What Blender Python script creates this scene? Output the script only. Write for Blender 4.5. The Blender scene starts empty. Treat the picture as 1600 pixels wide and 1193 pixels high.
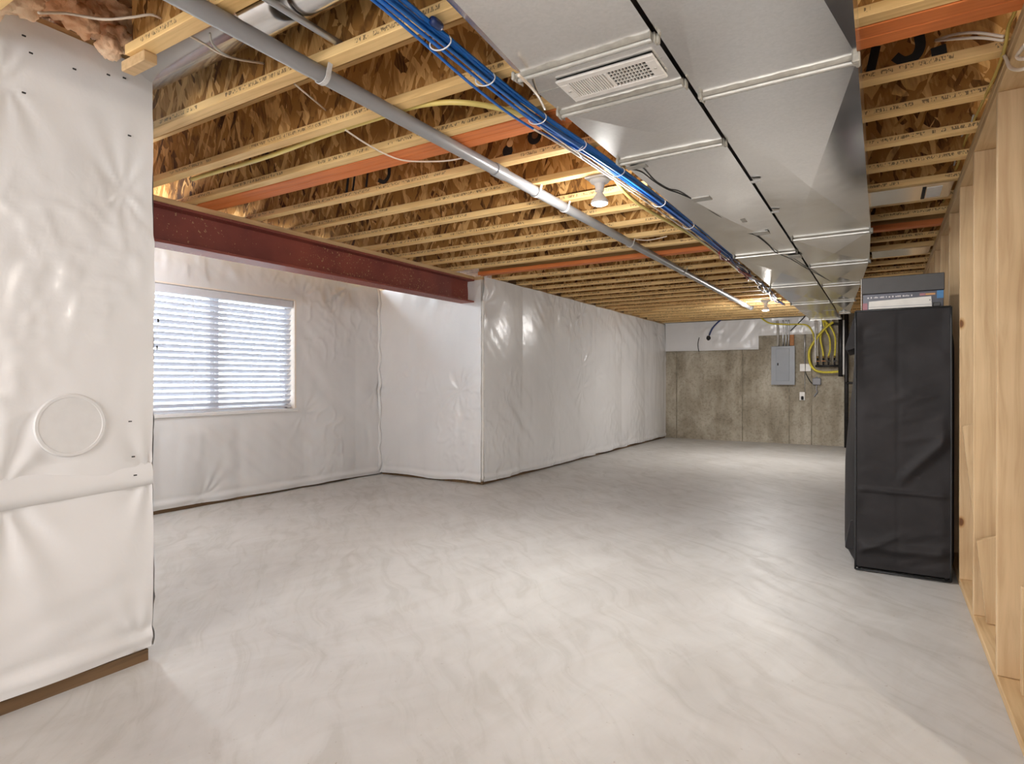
import bpy, math, random
import numpy as np
from mathutils import Vector, Matrix
random.seed(7)
S = bpy.context.scene
COL = S.collection
PI = math.pi

# ------------------------------------------------------------------ camera
EYE = Vector((0, 0, 1.2201)); YAW = .5523; PITCH = -.0017; FPX = 940.03
cd = bpy.data.cameras.new('camera'); cam = bpy.data.objects.new('camera', cd); COL.objects.link(cam)
cd.sensor_width = 36; cd.lens = FPX * 36 / 1600; cd.clip_start = .05; cd.clip_end = 200
cam.location = EYE; cam.rotation_euler = (PI / 2 + PITCH, 0, YAW)
S.camera = cam

# ------------------------------------------------------------------ world, lamps, exposure
w = bpy.data.worlds.new('sky'); S.world = w; w.use_nodes = True
nt = w.node_tree; bg = nt.nodes['Background']
bg.inputs[0].default_value = (.80, .90, 1.0, 1); bg.inputs[1].default_value = 14.0

def lamp(name, kind, loc, power, color, size, rot=(0, 0, 0), size_y=None):
    d = bpy.data.lights.new(name, kind); d.energy = power; d.color = color
    if kind == 'AREA':
        d.shape = 'RECTANGLE'; d.size = size; d.size_y = size_y or size
    else:
        d.shadow_soft_size = size
    o = bpy.data.objects.new(name, d); o.location = loc; o.rotation_euler = rot; COL.objects.link(o); return o
WARM = (1.0, .90, .78)
def bulb(name, x, y, down, glow, color=(1, .94, .86)):
    """LED disc bulb: most light leaves its face downwards, a little spills sideways"""
    o = lamp(name, 'AREA', (x, y, 2.278), down, color, .1); o.data.shape = 'DISK'
    lamp(name + '_spill', 'POINT', (x, y, 2.262), glow, color, .05)
bulb('bare_bulb_light_near', -1.46, 3.38, 24, 34, (1, .97, .935))
bulb('bare_bulb_light_far', -1.515, 9.80, 30, 48, (1, .965, .93))
lamp('added_fill_behind', 'POINT', (-1.46, -2.9, 2.25), 60, (1, .97, .94), .15)  # unseen lamp added behind the camera to raise the ambient light
lamp('added_fill_alcove', 'POINT', (-4.9, 1.95, 2.2), 64, (.90, .96, 1), .12)  # added fill, hidden by the left wall, to brighten the alcove
lamp('stair_room_light', 'POINT', (1.62, .55, 2.05), 84, WARM, .06)
lamp('added_fill_area', 'AREA', (-1.2, -3.9, 1.6), 165, (.98, .985, 1), 3.4, (PI / 2, 0, 0), 2.2)  # large soft fill added out of view, no such source modelled
pl = lamp('window_sky_portal', 'AREA', (-5.86, 3.6, 1.52), 1, (1, 1, 1), 1.8, (0, -PI / 2, 0), 1.25)
pl.data.size = 1.25; pl.data.size_y = 1.85
pl.data.cycles.is_portal = True
S.view_settings.view_transform = 'Standard'; S.view_settings.look = 'None'
S.view_settings.gamma = 1; S.view_settings.use_curve_mapping = False
S.view_settings.exposure = 0.5
S.cycles.use_denoising = True
S.cycles.max_bounces = 10; S.cycles.diffuse_bounces = 6; S.cycles.caustics_reflective = False; S.cycles.caustics_refractive = False
S.cycles.sample_clamp_indirect = 4

# ------------------------------------------------------------------ helpers
_F = Vector((-math.sin(YAW) * math.cos(PITCH), math.cos(YAW) * math.cos(PITCH), math.sin(PITCH)))
_R = Vector((math.cos(YAW), math.sin(YAW), 0)); _U = _R.cross(_F)
def at(u, v, **k):
    """point measured on the photograph, on the plane x=, y= or z= it really lies on"""
    d = _F + _R * ((u - 800) / FPX) + _U * ((596.5 - v) / FPX)
    a, c = list(k.items())[0]; i = 'xyz'.index(a)
    return EYE + d * ((c - EYE[i]) / d[i])

class MB:
    def __init__(s): s.v = []; s.f = []
    def add(s, vs, fs):
        n = len(s.v); s.v += [tuple(p) for p in vs]; s.f += [tuple(i + n for i in f) for f in fs]; return s
    def box(s, a, b, bev=0):
        x0, y0, z0 = [min(p, q) for p, q in zip(a, b)]; x1, y1, z1 = [max(p, q) for p, q in zip(a, b)]
        if bev <= 0:
            return s.add([(x0,y0,z0),(x1,y0,z0),(x1,y1,z0),(x0,y1,z0),(x0,y0,z1),(x1,y0,z1),(x1,y1,z1),(x0,y1,z1)],
                         [(0,3,2,1),(4,5,6,7),(0,1,5,4),(1,2,6,5),(2,3,7,6),(3,0,4,7)])
        e = min(bev, (x1-x0)*.45, (y1-y0)*.45, (z1-z0)*.45)
        vs = []
        for sx, X in ((-1, x0), (1, x1)):
            for sy, Y in ((-1, y0), (1, y1)):
                for sz, Z in ((-1, z0), (1, z1)):
                    vs += [(X, Y-sy*e, Z-sz*e), (X-sx*e, Y, Z-sz*e), (X-sx*e, Y-sy*e, Z)]
        def ix(sx, sy, sz, k): return ((sx > 0)*4 + (sy > 0)*2 + (sz > 0))*3 + k
        fs = []
        for sx in (-1, 1):
            q = [ix(sx,-1,-1,0), ix(sx,1,-1,0), ix(sx,1,1,0), ix(sx,-1,1,0)]; fs.append(q if sx > 0 else q[::-1])
            q = [ix(-1,sx,-1,1), ix(-1,sx,1,1), ix(1,sx,1,1), ix(1,sx,-1,1)]; fs.append(q if sx > 0 else q[::-1])
            q = [ix(-1,-1,sx,2), ix(1,-1,sx,2), ix(1,1,sx,2), ix(-1,1,sx,2)]; fs.append(q if sx > 0 else q[::-1])
        for a_ in (-1, 1):
            for b_ in (-1, 1):
                q = [ix(a_,b_,-1,0), ix(a_,b_,-1,1), ix(a_,b_,1,1), ix(a_,b_,1,0)]; fs.append(q if a_*b_ > 0 else q[::-1])
                q = [ix(a_,-1,b_,0), ix(a_,1,b_,0), ix(a_,1,b_,2), ix(a_,-1,b_,2)]; fs.append(q if a_*b_ > 0 else q[::-1])
                q = [ix(-1,a_,b_,1), ix(-1,a_,b_,2), ix(1,a_,b_,2), ix(1,a_,b_,1)]; fs.append(q if a_*b_ > 0 else q[::-1])
        for sx in (-1, 1):
            for sy in (-1, 1):
                for sz in (-1, 1):
                    t = [ix(sx,sy,sz,0), ix(sx,sy,sz,1), ix(sx,sy,sz,2)]; fs.append(t if sx*sy*sz > 0 else t[::-1])
        return s.add(vs, fs)
    def tube(s, pts, r, n=8, smooth=0, cap=True):
        P = [Vector(p) for p in pts]
        if smooth: P = catmull(P, smooth)
        rs = r if isinstance(r, (list, tuple)) else [r] * len(P)
        if len(rs) != len(P): rs = [rs[int(i * (len(rs) - 1) / max(1, len(P) - 1))] for i in range(len(P))]
        T = [(P[min(i + 1, len(P) - 1)] - P[max(i - 1, 0)]).normalized() for i in range(len(P))]
        up = Vector((0, 0, 1)) if abs(T[0].z) < .9 else Vector((1, 0, 0))
        N = (up - T[0] * up.dot(T[0])).normalized()
        vs = []; fs = []
        for i, p in enumerate(P):
            N = (N - T[i] * N.dot(T[i]))
            N = N.normalized() if N.length > 1e-6 else Vector((1, 0, 0))
            B = T[i].cross(N)
            for k in range(n):
                a = 2 * PI * k / n; vs.append(p + (N * math.cos(a) + B * math.sin(a)) * rs[i])
        for i in range(len(P) - 1):
            for k in range(n):
                fs.append((i*n + k, i*n + (k+1) % n, (i+1)*n + (k+1) % n, (i+1)*n + k))
        if cap: fs.append(tuple(range(n))[::-1]); fs.append(tuple((len(P)-1)*n + k for k in range(n)))
        return s.add(vs, fs)
    def lathe(s, c, prof, n=24, axis='z'):
        vs = []; fs = []
        for r, h in prof:
            for k in range(n):
                a = 2*PI*k/n; p = (r*math.cos(a), r*math.sin(a), h)
                if axis == 'x': p = (p[2], p[0], p[1])
                if axis == 'y': p = (p[1], p[2], p[0])
                vs.append((c[0]+p[0], c[1]+p[1], c[2]+p[2]))
        for i in range(len(prof)-1):
            for k in range(n): fs.append((i*n+k, i*n+(k+1) % n, (i+1)*n+(k+1) % n, (i+1)*n+k))
        fs.append(tuple(range(n))[::-1]); fs.append(tuple((len(prof)-1)*n+k for k in range(n)))
        return s.add(vs, fs)
    def prism(s, poly, d):
        """closed polygon (3d points) pushed along vector d"""
        n = len(poly); P = [Vector(p) for p in poly]; d = Vector(d)
        fs = [tuple(range(n))[::-1], tuple(range(n, 2*n))] + [(i, (i+1) % n, n+(i+1) % n, n+i) for i in range(n)]
        return s.add(P + [p + d for p in P], fs)
    def mesh(s, name):
        m = bpy.data.meshes.new(name); m.from_pydata(s.v, [], s.f); m.update(); return m
    def build(s, name, mat, parent=None, smooth=False, recalc=False):
        m = s.mesh(name); m.materials.append(mat)
        if recalc:
            import bmesh
            bm = bmesh.new(); bm.from_mesh(m); bmesh.ops.recalc_face_normals(bm, faces=bm.faces); bm.to_mesh(m); bm.free()
        if smooth: shade(m, smooth)
        return link(name, m, parent)
def shade(m, ang=True):
    m.polygons.foreach_set('use_smooth', [True] * len(m.polygons))
    if ang is not True:
        try: m.set_sharp_from_angle(angle=math.radians(ang))
        except Exception: pass
def link(name, data, parent=None, loc=None):
    o = bpy.data.objects.new(name, data); COL.objects.link(o)
    if loc is not None: o.location = loc
    if parent is not None:
        o.parent = parent
        if parent.parent is None and parent.get('_base') is not None:
            o.matrix_parent_inverse = Matrix.Translation(-Vector(parent['_base']))
    return o
def thing(name, label, cat, loc, group=None):
    o = bpy.data.objects.new(name, None); COL.objects.link(o); o.location = loc; o['_base'] = list(loc)
    o.empty_display_size = .1
    return tag(o, label, cat, group)
def tag(o, label, cat, group=None):
    o['label'] = label; o['category'] = cat
    if group: o['group'] = group
    return o
def struct(o, label=None, cat='structure'):
    o['kind'] = 'structure'
    if label: o['label'] = label; o['category'] = cat
    return o
def catmull(P, k):
    out = []
    for i in range(len(P) - 1):
        a, b, c, d = P[max(i-1, 0)], P[i], P[i+1], P[min(i+2, len(P)-1)]
        for j in range(k):
            t = j / k
            out.append(.5*((2*b)+(c-a)*t+(2*a-5*b+4*c-d)*t*t+(3*b-a-3*c+d)*t**3))
    return out + [P[-1]]

# ------------------------------------------------------------------ numpy noise
def _h(i, j, s):
    n = (i.astype(np.int64)*374761393 + j.astype(np.int64)*668265263 + s*974711) & 0x7fffffff
    n = ((n ^ (n >> 13)) * 1274126177) & 0x7fffffff
    return ((n ^ (n >> 16)) & 0xffff) / 65535.0
def vnoise(x, y, s=0):
    i = np.floor(x); j = np.floor(y); fx = x-i; fy = y-j
    fx = fx*fx*fx*(fx*(fx*6-15)+10); fy = fy*fy*fy*(fy*(fy*6-15)+10)
    a = _h(i, j, s); b = _h(i+1, j, s); c = _h(i, j+1, s); d = _h(i+1, j+1, s)
    return (a*(1-fx)+b*fx)*(1-fy)+(c*(1-fx)+d*fx)*fy
def fbm(x, y, s=0, o=3):
    t = 0; a = .5
    for k in range(o): t = t + a*(vnoise(x*2**k, y*2**k, s+k*17)-.5); a *= .5
    return t
def sstep(a, b, x):
    t = np.clip((x-a)/(b-a), 0, 1); return t*t*(3-2*t)

# ------------------------------------------------------------------ materials
def newmat(name):
    m = bpy.data.materials.new(name); m.use_nodes = True
    return m, m.node_tree.nodes, m.node_tree.links, m.node_tree.nodes['Principled BSDF']
def setp(b, color=None, rough=None, metal=None, spec=None):
    if color is not None: b.inputs['Base Color'].default_value = (*color, 1)
    if rough is not None: b.inputs['Roughness'].default_value = rough
    if metal is not None: b.inputs['Metallic'].default_value = metal
    if spec is not None: b.inputs['Specular IOR Level'].default_value = spec
def ramp(N, stops):
    r = N.new('ShaderNodeValToRGB'); e = r.color_ramp.elements
    while len(e) < len(stops): e.new(.5)
    for k, (p, c) in enumerate(stops):
        e[k].position = p; e[k].color = (*c, 1) if len(c) == 3 else c
    return r
def coords(N, L, scale=(1, 1, 1), rand=False, rot=(0, 0, 0), warp=0, warp_scale=4):
    tc = N.new('ShaderNodeTexCoord'); src = tc.outputs['Object']
    if rand:
        oi = N.new('ShaderNodeObjectInfo'); mu = N.new('ShaderNodeMath'); mu.operation = 'MULTIPLY'; mu.inputs[1].default_value = 37
        L.new(oi.outputs['Random'], mu.inputs[0])
        va = N.new('ShaderNodeVectorMath'); va.operation = 'ADD'; L.new(src, va.inputs[0]); L.new(mu.outputs[0], va.inputs[1]); src = va.outputs[0]
    if warp:
        n = N.new('ShaderNodeTexNoise'); n.inputs['Scale'].default_value = warp_scale; L.new(src, n.inputs['Vector'])
        va = N.new('ShaderNodeVectorMath'); va.operation = 'MULTIPLY_ADD'; va.inputs[1].default_value = (warp,)*3
        L.new(n.outputs['Color'], va.inputs[0]); L.new(src, va.inputs[2]); src = va.outputs[0]
    if any(rot):
        m0 = N.new('ShaderNodeMapping'); m0.inputs['Rotation'].default_value = rot; L.new(src, m0.inputs['Vector']); src = m0.outputs['Vector']
    mp = N.new('ShaderNodeMapping'); mp.inputs['Scale'].default_value = scale
    L.new(src, mp.inputs['Vector']); return mp.outputs['Vector']
def tex(N, L, vec, scale, detail=4, rough=.55, dist=0):
    n = N.new('ShaderNodeTexNoise'); n.inputs['Scale'].default_value = scale; n.inputs['Detail'].default_value = detail
    n.inputs['Roughness'].default_value = rough; n.inputs['Distortion'].default_value = dist; L.new(vec, n.inputs['Vector']); return n.outputs['Fac']
def mix(N, L, fac, a, b, mode='MIX'):
    m = N.new('ShaderNodeMix'); m.data_type = 'RGBA'; m.blend_type = mode
    for s, v in ((0, fac), (6, a), (7, b)):
        if hasattr(v, 'is_output'): L.new(v, m.inputs[s])
        elif s == 0: m.inputs[0].default_value = v
        else: m.inputs[s].default_value = (*v, 1)
    return m.outputs[2]
def bump(N, L, b, h, strength=.2, dist=.01):
    n = N.new('ShaderNodeBump'); n.inputs['Strength'].default_value = strength; n.inputs['Distance'].default_value = dist
    L.new(h, n.inputs['Height']); L.new(n.outputs['Normal'], b.inputs['Normal'])
def plain(name, color, rough=.5, metal=0, var=.12, scale=20, bmp=0, spec=.5):
    m, N, L, b = newmat(name); setp(b, color, rough, metal, spec)
    v = coords(N, L, rand=True); t = tex(N, L, v, scale)
    r = ramp(N, [(.3, tuple(c*(1-var) for c in color)), (.7, tuple(min(1, c*(1+var)) for c in color))]); L.new(t, r.inputs[0])
    L.new(r.outputs[0], b.inputs['Base Color'])
    if bmp: bump(N, L, b, t, bmp, .005)
    return m
def emit(name, color, st):
    m, N, L, b = newmat(name); setp(b, (.9, .9, .9), .3)
    b.inputs['Emission Color'].default_value = (*color, 1); b.inputs['Emission Strength'].default_value = st; return m

def osb(name, dark, mid, light, k=1.0, blotch=.5):
    """oriented strand board: three overlapping layers of long strands laid at different angles"""
    m, N, L, b = newmat(name); setp(b, rough=.75, spec=.2)
    def layer(rot, sc, scale):
        v = coords(N, L, tuple(c*k for c in sc), rand=True, rot=(0, rot, 0), warp=.035, warp_scale=9)
        vo = N.new('ShaderNodeTexVoronoi'); vo.inputs['Scale'].default_value = scale; L.new(v, vo.inputs['Vector'])
        sx = N.new('ShaderNodeSeparateColor'); L.new(vo.outputs['Color'], sx.inputs[0]); return sx.outputs
    A = layer(.12, (15, 15, 3.0), 1.9); B = layer(.62, (17, 17, 3.4), 1.7); C = layer(-.48, (16, 16, 2.6), 2.0)
    def sel(th, o):
        g = N.new('ShaderNodeMath'); g.operation = 'GREATER_THAN'; g.inputs[1].default_value = th; L.new(o, g.inputs[0]); return g.outputs[0]
    def mixf(f, a, b_):
        x = N.new('ShaderNodeMix'); x.data_type = 'FLOAT'; L.new(f, x.inputs[0]); L.new(a, x.inputs[2]); L.new(b_, x.inputs[3]); return x.outputs[0]
    h = mixf(sel(.55, B[1]), A[0], B[0]); h = mixf(sel(.62, C[1]), h, C[0])
    g = tex(N, L, coords(N, L, (75, 75, 8), rand=True, rot=(0, .2, 0)), 1.4, 4, .6)
    ad = N.new('ShaderNodeMath'); ad.operation = 'MULTIPLY_ADD'; ad.inputs[1].default_value = .55; L.new(g, ad.inputs[0]); L.new(h, ad.inputs[2])
    big = tex(N, L, coords(N, L, (2.2, 2.2, 2.2), rand=True), 1, 2)
    a2 = N.new('ShaderNodeMath'); a2.operation = 'MULTIPLY_ADD'; a2.inputs[1].default_value = .5; L.new(big, a2.inputs[0]); L.new(ad.outputs[0], a2.inputs[2])
    r = ramp(N, [(.42, dark), (.62, mid), (1.0, mid), (1.0, light)])
    e = r.color_ramp.elements; e[0].position = .30; e[1].position = .50; e[2].position = .68; e[3].position = .92
    sc_ = N.new('ShaderNodeMath'); sc_.operation = 'MULTIPLY'; sc_.inputs[1].default_value = .62; L.new(a2.outputs[0], sc_.inputs[0])
    L.new(sc_.outputs[0], r.inputs[0]); c = r.outputs[0]
    kk = tex(N, L, coords(N, L, (9, 9, 5), rand=True), 1, 3, .6)
    rk = ramp(N, [(.60, (1,)*3), (.66, (.20, .15, .12))]); L.new(kk, rk.inputs[0])
    c = mix(N, L, blotch, c, rk.outputs[0], 'MULTIPLY')
    L.new(c, b.inputs['Base Color']); bump(N, L, b, h, .3, .003)
    return m
OSB = osb('osb_web', (.055, .018, .004), (.35, .165, .042), (.70, .42, .16))
OSB_DARK = osb('osb_subfloor', (.07, .03, .012), (.21, .10, .04), (.36, .2, .09), .6)

ZC_ = 2.453
def lumber(name, base, dark, axis='x', knots=True, stamp=False, rough=.6, rep=1.0):
    m, N, L, b = newmat(name); setp(b, rough=rough, spec=.3)
    st = {'x': (1.2, 28, 28), 'y': (28, 1.2, 28), 'z': (28, 28, 1.2)}[axis]
    v = coords(N, L, st, rand=True, warp=.05, warp_scale=1.5)
    t = tex(N, L, v, 1.0*rep, 6, .6, .6)
    r = ramp(N, [(.28, dark), (.52, base), (.75, tuple(min(1, c*1.12) for c in base))]); L.new(t, r.inputs[0]); c = r.outputs[0]
    big = tex(N, L, coords(N, L, (2, 2, 2), rand=True), 1.1, 2)
    rb = ramp(N, [(.3, (.82, .76, .68)), (.65, (1, 1, 1))]); L.new(big, rb.inputs[0]); c = mix(N, L, .8, c, rb.outputs[0], 'MULTIPLY')
    if knots:
        kv = coords(N, L, {'x': (4, 7, 7), 'y': (7, 4, 7), 'z': (7, 7, 4)}[axis], rand=True)
        vo = N.new('ShaderNodeTexVoronoi'); vo.inputs['Scale'].default_value = 1.0; L.new(kv, vo.inputs['Vector'])
        rk = ramp(N, [(.0, (.20, .11, .06)), (.085, (.30, .17, .09)), (.115, (.80, .68, .52)), (.17, (1, 1, 1))]); L.new(vo.outputs['Distance'], rk.inputs[0])
        sk = N.new('ShaderNodeSeparateColor'); L.new(vo.outputs['Color'], sk.inputs[0])
        gk = N.new('ShaderNodeMath'); gk.operation = 'GREATER_THAN'; gk.inputs[1].default_value = .32; L.new(sk.outputs[0], gk.inputs[0])
        c = mix(N, L, gk.outputs[0], c, mix(N, L, 1.0, c, rk.outputs[0], 'MULTIPLY'))
    if stamp:
        sv = coords(N, L, (150, 1, 60), rand=True); sn = tex(N, L, sv, 1, 2, .6)
        sm = tex(N, L, coords(N, L, (1.6, 0, 0), rand=True), 1, 1)
        wd = tex(N, L, coords(N, L, (16, 0, 0), rand=True), 1, 1)
        a0 = N.new('ShaderNodeMath'); a0.operation = 'GREATER_THAN'; a0.inputs[1].default_value = .52; L.new(sn, a0.inputs[0])
        aw = N.new('ShaderNodeMath'); aw.operation = 'GREATER_THAN'; aw.inputs[1].default_value = .42; L.new(wd, aw.inputs[0])
        tz = N.new('ShaderNodeTexCoord'); sz = N.new('ShaderNodeSeparateXYZ'); L.new(tz.outputs['Object'], sz.inputs[0])
        cz = N.new('ShaderNodeMath'); cz.operation = 'COMPARE'; cz.inputs[1].default_value = ZC_ + .021; cz.inputs[2].default_value = .0085; L.new(sz.outputs[2], cz.inputs[0])
        a1 = N.new('ShaderNodeMath'); a1.operation = 'MULTIPLY'; L.new(a0.outputs[0], a1.inputs[0]); L.new(aw.outputs[0], a1.inputs[1])
        a = N.new('ShaderNodeMath'); a.operation = 'MULTIPLY'; L.new(a1.outputs[0], a.inputs[0]); L.new(cz.outputs[0], a.inputs[1])
        a2 = N.new('ShaderNodeMath'); a2.operation = 'GREATER_THAN'; a2.inputs[1].default_value = .46; L.new(sm, a2.inputs[0])
        g = N.new('ShaderNodeNewGeometry'); sp = N.new('ShaderNodeSeparateXYZ'); L.new(g.outputs['Normal'], sp.inputs[0])
        ab = N.new('ShaderNodeMath'); ab.operation = 'ABSOLUTE'; L.new(sp.outputs[1], ab.inputs[0])
        gt = N.new('ShaderNodeMath'); gt.operation = 'GREATER_THAN'; gt.inputs[1].default_value = .7; L.new(ab.outputs[0], gt.inputs[0])
        p1 = N.new('ShaderNodeMath'); p1.operation = 'MULTIPLY'; L.new(a.outputs[0], p1.inputs[0]); L.new(a2.outputs[0], p1.inputs[1])
        p2 = N.new('ShaderNodeMath'); p2.operation = 'MULTIPLY'; L.new(p1.outputs[0], p2.inputs[0]); L.new(gt.outputs[0], p2.inputs[1])
        p3 = N.new('ShaderNodeMath'); p3.operation = 'MULTIPLY'; p3.inputs[1].default_value = .75; L.new(p2.outputs[0], p3.inputs[0])
        c = mix(N, L, p3.outputs[0], c, (.07, .04, .025))
    L.new(c, b.inputs['Base Color']); bump(N, L, b, t, .12, .002); return m
FLANGE = lumber('flange_lumber', (.82, .57, .26), (.64, .40, .155), 'x', False, True)
STUD = lumber('stud_lumber', (.60, .43, .25), (.47, .31, .165), 'z')
PLATE = lumber('plate_lumber', (.60, .42, .23), (.46, .29, .14), 'y', False)
ORANGE = lumber('orange_painted_lumber', (.66, .20, .055), (.52, .14, .035), 'x', False)
LVL = lumber('laminated_veneer', (.42, .25, .09), (.30, .17, .06), 'x', False)
DIRTYWOOD = lumber('old_sill_wood', (.17, .105, .055), (.07, .045, .025), 'y', False)

def poly_mat(name, base, rough=.3):
    m, N, L, b = newmat(name); setp(b, base, rough, 0, .5)
    t = tex(N, L, coords(N, L, (1, 1, 1)), 1.3, 3)
    r = ramp(N, [(.3, tuple(c*.93 for c in base)), (.7, base)]); L.new(t, r.inputs[0]); L.new(r.outputs[0], b.inputs['Base Color'])
    a = tex(N, L, coords(N, L, (1, 1, 1), warp=.2, warp_scale=2), 2.2, 2, .5, .4)
    f = tex(N, L, coords(N, L, (1, 1, 1), warp=.05, warp_scale=6), 17, 3, .55, .8)
    mm = N.new('ShaderNodeMath'); mm.operation = 'MULTIPLY_ADD'; mm.inputs[1].default_value = .16; L.new(f, mm.inputs[0]); L.new(a, mm.inputs[2])
    bump(N, L, b, mm.outputs[0], .25, .02)
    b.inputs['Sheen Weight'].default_value = .0
    return m
POLY = poly_mat('white_poly_film', (.745, .745, .75), .25)

def concrete_floor():
    m, N, L, b = newmat('troweled_concrete'); setp(b, rough=.5, spec=.45)
    v = coords(N, L, (1, 1, 1), warp=.5, warp_scale=1.2)
    t = tex(N, L, v, 1.1, 5, .55, .8)
    r = ramp(N, [(.28, (.45, .435, .415)), (.48, (.505, .492, .472)), (.72, (.56, .55, .53))]); L.new(t, r.inputs[0]); c = r.outputs[0]
    v2 = coords(N, L, (1.2, 5.5, 1), rot=(0, 0, .7), warp=.35, warp_scale=1.6); t2 = tex(N, L, v2, 1.5, 5, .6, 1.2)
    r2 = ramp(N, [(.34, (.86, .85, .83)), (.5, (1, 1, 1)), (.72, (1.05, 1.05, 1.05))]); L.new(t2, r2.inputs[0]); c = mix(N, L, .75, c, r2.outputs[0], 'MULTIPLY')
    v3 = coords(N, L, (6, 1.3, 1), rot=(0, 0, .25), warp=.4, warp_scale=1.1); t3 = tex(N, L, v3, 1.1, 4, .6, 1)
    r3 = ramp(N, [(.40, (.94, .93, .915)), (.55, (1, 1, 1))]); L.new(t3, r3.inputs[0]); c = mix(N, L, .7, c, r3.outputs[0], 'MULTIPLY')
    sp = tex(N, L, coords(N, L, (1, 1, 1)), 46, 2); r4 = ramp(N, [(.70, (1, 1, 1)), (.76, (.55, .47, .38))]); L.new(sp, r4.inputs[0])
    c = mix(N, L, .5, c, r4.outputs[0], 'MULTIPLY')
    L.new(c, b.inputs['Base Color'])
    rr = ramp(N, [(.35, (.52,)*3), (.65, (.42,)*3)]); L.new(t2, rr.inputs[0]); L.new(rr.outputs[0], b.inputs['Roughness'])
    bump(N, L, b, t2, .06, .01); return m
FLOOR = concrete_floor()
def concrete_wall():
    m, N, L, b = newmat('formed_concrete'); setp(b, rough=.85, spec=.25)
    t = tex(N, L, coords(N, L, (1, 1, .6)), 1.9, 7, .66, .5)
    r = ramp(N, [(.30, (.23, .20, .15)), (.47, (.36, .32, .25)), (.68, (.52, .48, .40))]); L.new(t, r.inputs[0]); c = r.outputs[0]
    s = tex(N, L, coords(N, L, (4.2, 4.2, .22)), 1.3, 4, .6); r2 = ramp(N, [(.36, (.80, .78, .74)), (.6, (1.05, 1.05, 1.05))]); L.new(s, r2.inputs[0])
    c = mix(N, L, .8, c, r2.outputs[0], 'MULTIPLY')
    f = tex(N, L, coords(N, L), 28, 4); r3 = ramp(N, [(.34, (.6, .58, .55)), (.5, (1, 1, 1))]); L.new(f, r3.inputs[0]); c = mix(N, L, .55, c, r3.outputs[0], 'MULTIPLY')
    L.new(c, b.inputs['Base Color']); bump(N, L, b, f, .25, .006); return m
CONC = concrete_wall()
def galv(name, base=(.93, .92, .90), rough=.20, spangle=True):
    m, N, L, b = newmat(name); setp(b, base, rough, 1.0)
    t = tex(N, L, coords(N, L, (1, 1, 1), rand=True), 1.8, 3); rr = ramp(N, [(.3, (rough*.75,)*3), (.7, (rough*1.3,)*3)]); L.new(t, rr.inputs[0]); L.new(rr.outputs[0], b.inputs['Roughness'])
    if spangle:
        vo = N.new('ShaderNodeTexVoronoi'); vo.inputs['Scale'].default_value = 120; L.new(coords(N, L), vo.inputs['Vector'])
        sx = N.new('ShaderNodeSeparateColor'); L.new(vo.outputs['Color'], sx.inputs[0])
        r = ramp(N, [(0, tuple(c*.95 for c in base)), (1, tuple(min(1, c*1.03) for c in base))]); L.new(sx.outputs[0], r.inputs[0]); L.new(r.outputs[0], b.inputs['Base Color'])
    bump(N, L, b, t, .05, .03); return m
GALV = galv('galvanized_sheet'); GALV2 = galv('galvanized_round', (.88, .88, .88), .17, False)
MASTIC = plain('grey_mastic', (.36, .345, .305), .7, 0, .15, 30, .4)
CLEAT = plain('drive_cleat_metal', (.55, .54, .5), .4, .8, .1)
def red_steel():
    m, N, L, b = newmat('red_primer_steel'); setp(b, rough=.55, spec=.35)
    t = tex(N, L, coords(N, L, (1, 1, 1)), 3, 4); r = ramp(N, [(.3, (.18, .042, .034)), (.7, (.26, .065, .045))]); L.new(t, r.inputs[0])
    s = tex(N, L, coords(N, L, (1, 1, 1)), 60, 2, .5); big = tex(N, L, coords(N, L, (1, .5, 1)), 2.2, 2)
    mm = N.new('ShaderNodeMath'); mm.operation = 'MULTIPLY_ADD'; mm.inputs[1].default_value = .45; L.new(big, mm.inputs[0]); L.new(s, mm.inputs[2])
    rs = ramp(N, [(.90, (0,)*3), (.95, (1,)*3)]); L.new(mm.outputs[0], rs.inputs[0])
    c = mix(N, L, rs.outputs[0], r.outputs[0], (.42, .26, .13)); L.new(c, b.inputs['Base Color']); return m
REDSTEEL = red_steel()
PVC = plain('grey_pvc', (.30, .30, .305), .32, 0, .06, 6)
STRAP = plain('pale_strap', (.62, .61, .6), .5, 0)
WHITE = plain('white_plastic', (.78, .76, .73), .4, 0, .04)
VINYL = plain('white_vinyl', (.78, .78, .78), .35, 0, .03)
SLAT = plain('blind_slat', (.60, .61, .66), .45, 0, .03)
TRIMWOOD = plain('primed_jamb', (.78, .70, .62), .5, 0, .05)
BLUE = plain('blue_cable_jacket', (.012, .17, .60), .35, 0, .12, 8)
NAVY = plain('navy_cable_jacket', (.012, .03, .12), .4, 0, .2, 8)
REDW = plain('red_cable_jacket', (.34, .04, .03), .4, 0, .2, 8)
ROMEX = plain('white_cable_jacket', (.70, .60, .49), .45, 0, .08, 10)
GREYW = plain('grey_cable_jacket', (.42, .40, .36), .45, 0, .1, 10)
YELLOW = plain('yellow_tube', (.66, .52, .16), .4, 0, .1, 8)
YELCSST = plain('yellow_gas_line', (.62, .52, .03), .4, 0, .15, 30)
YROMEX = plain('yellow_cable_jacket', (.50, .36, .08), .5, 0, .1, 10)
BLACKW = plain('black_wire', (.012, .012, .012), .5, 0, .1)
TAPE = plain('foil_tape', (.45, .44, .41), .35, .7)
IRON = plain('black_iron_pipe', (.022, .02, .02), .45, .4, .3)
PANEL = plain('grey_enamel', (.27, .285, .31), .4, 0, .04, 6)
PANEL2 = plain('grey_enamel_door', (.24, .255, .28), .4, 0, .04, 6)
EMT = plain('conduit_steel', (.42, .42, .43), .3, .75, .1)
GREYBOX = plain('grey_box', (.26, .26, .28), .5, 0, .05)
COPPERWOOD = plain('orange_wood_block', (.42, .17, .05), .6, 0, .15)
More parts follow.
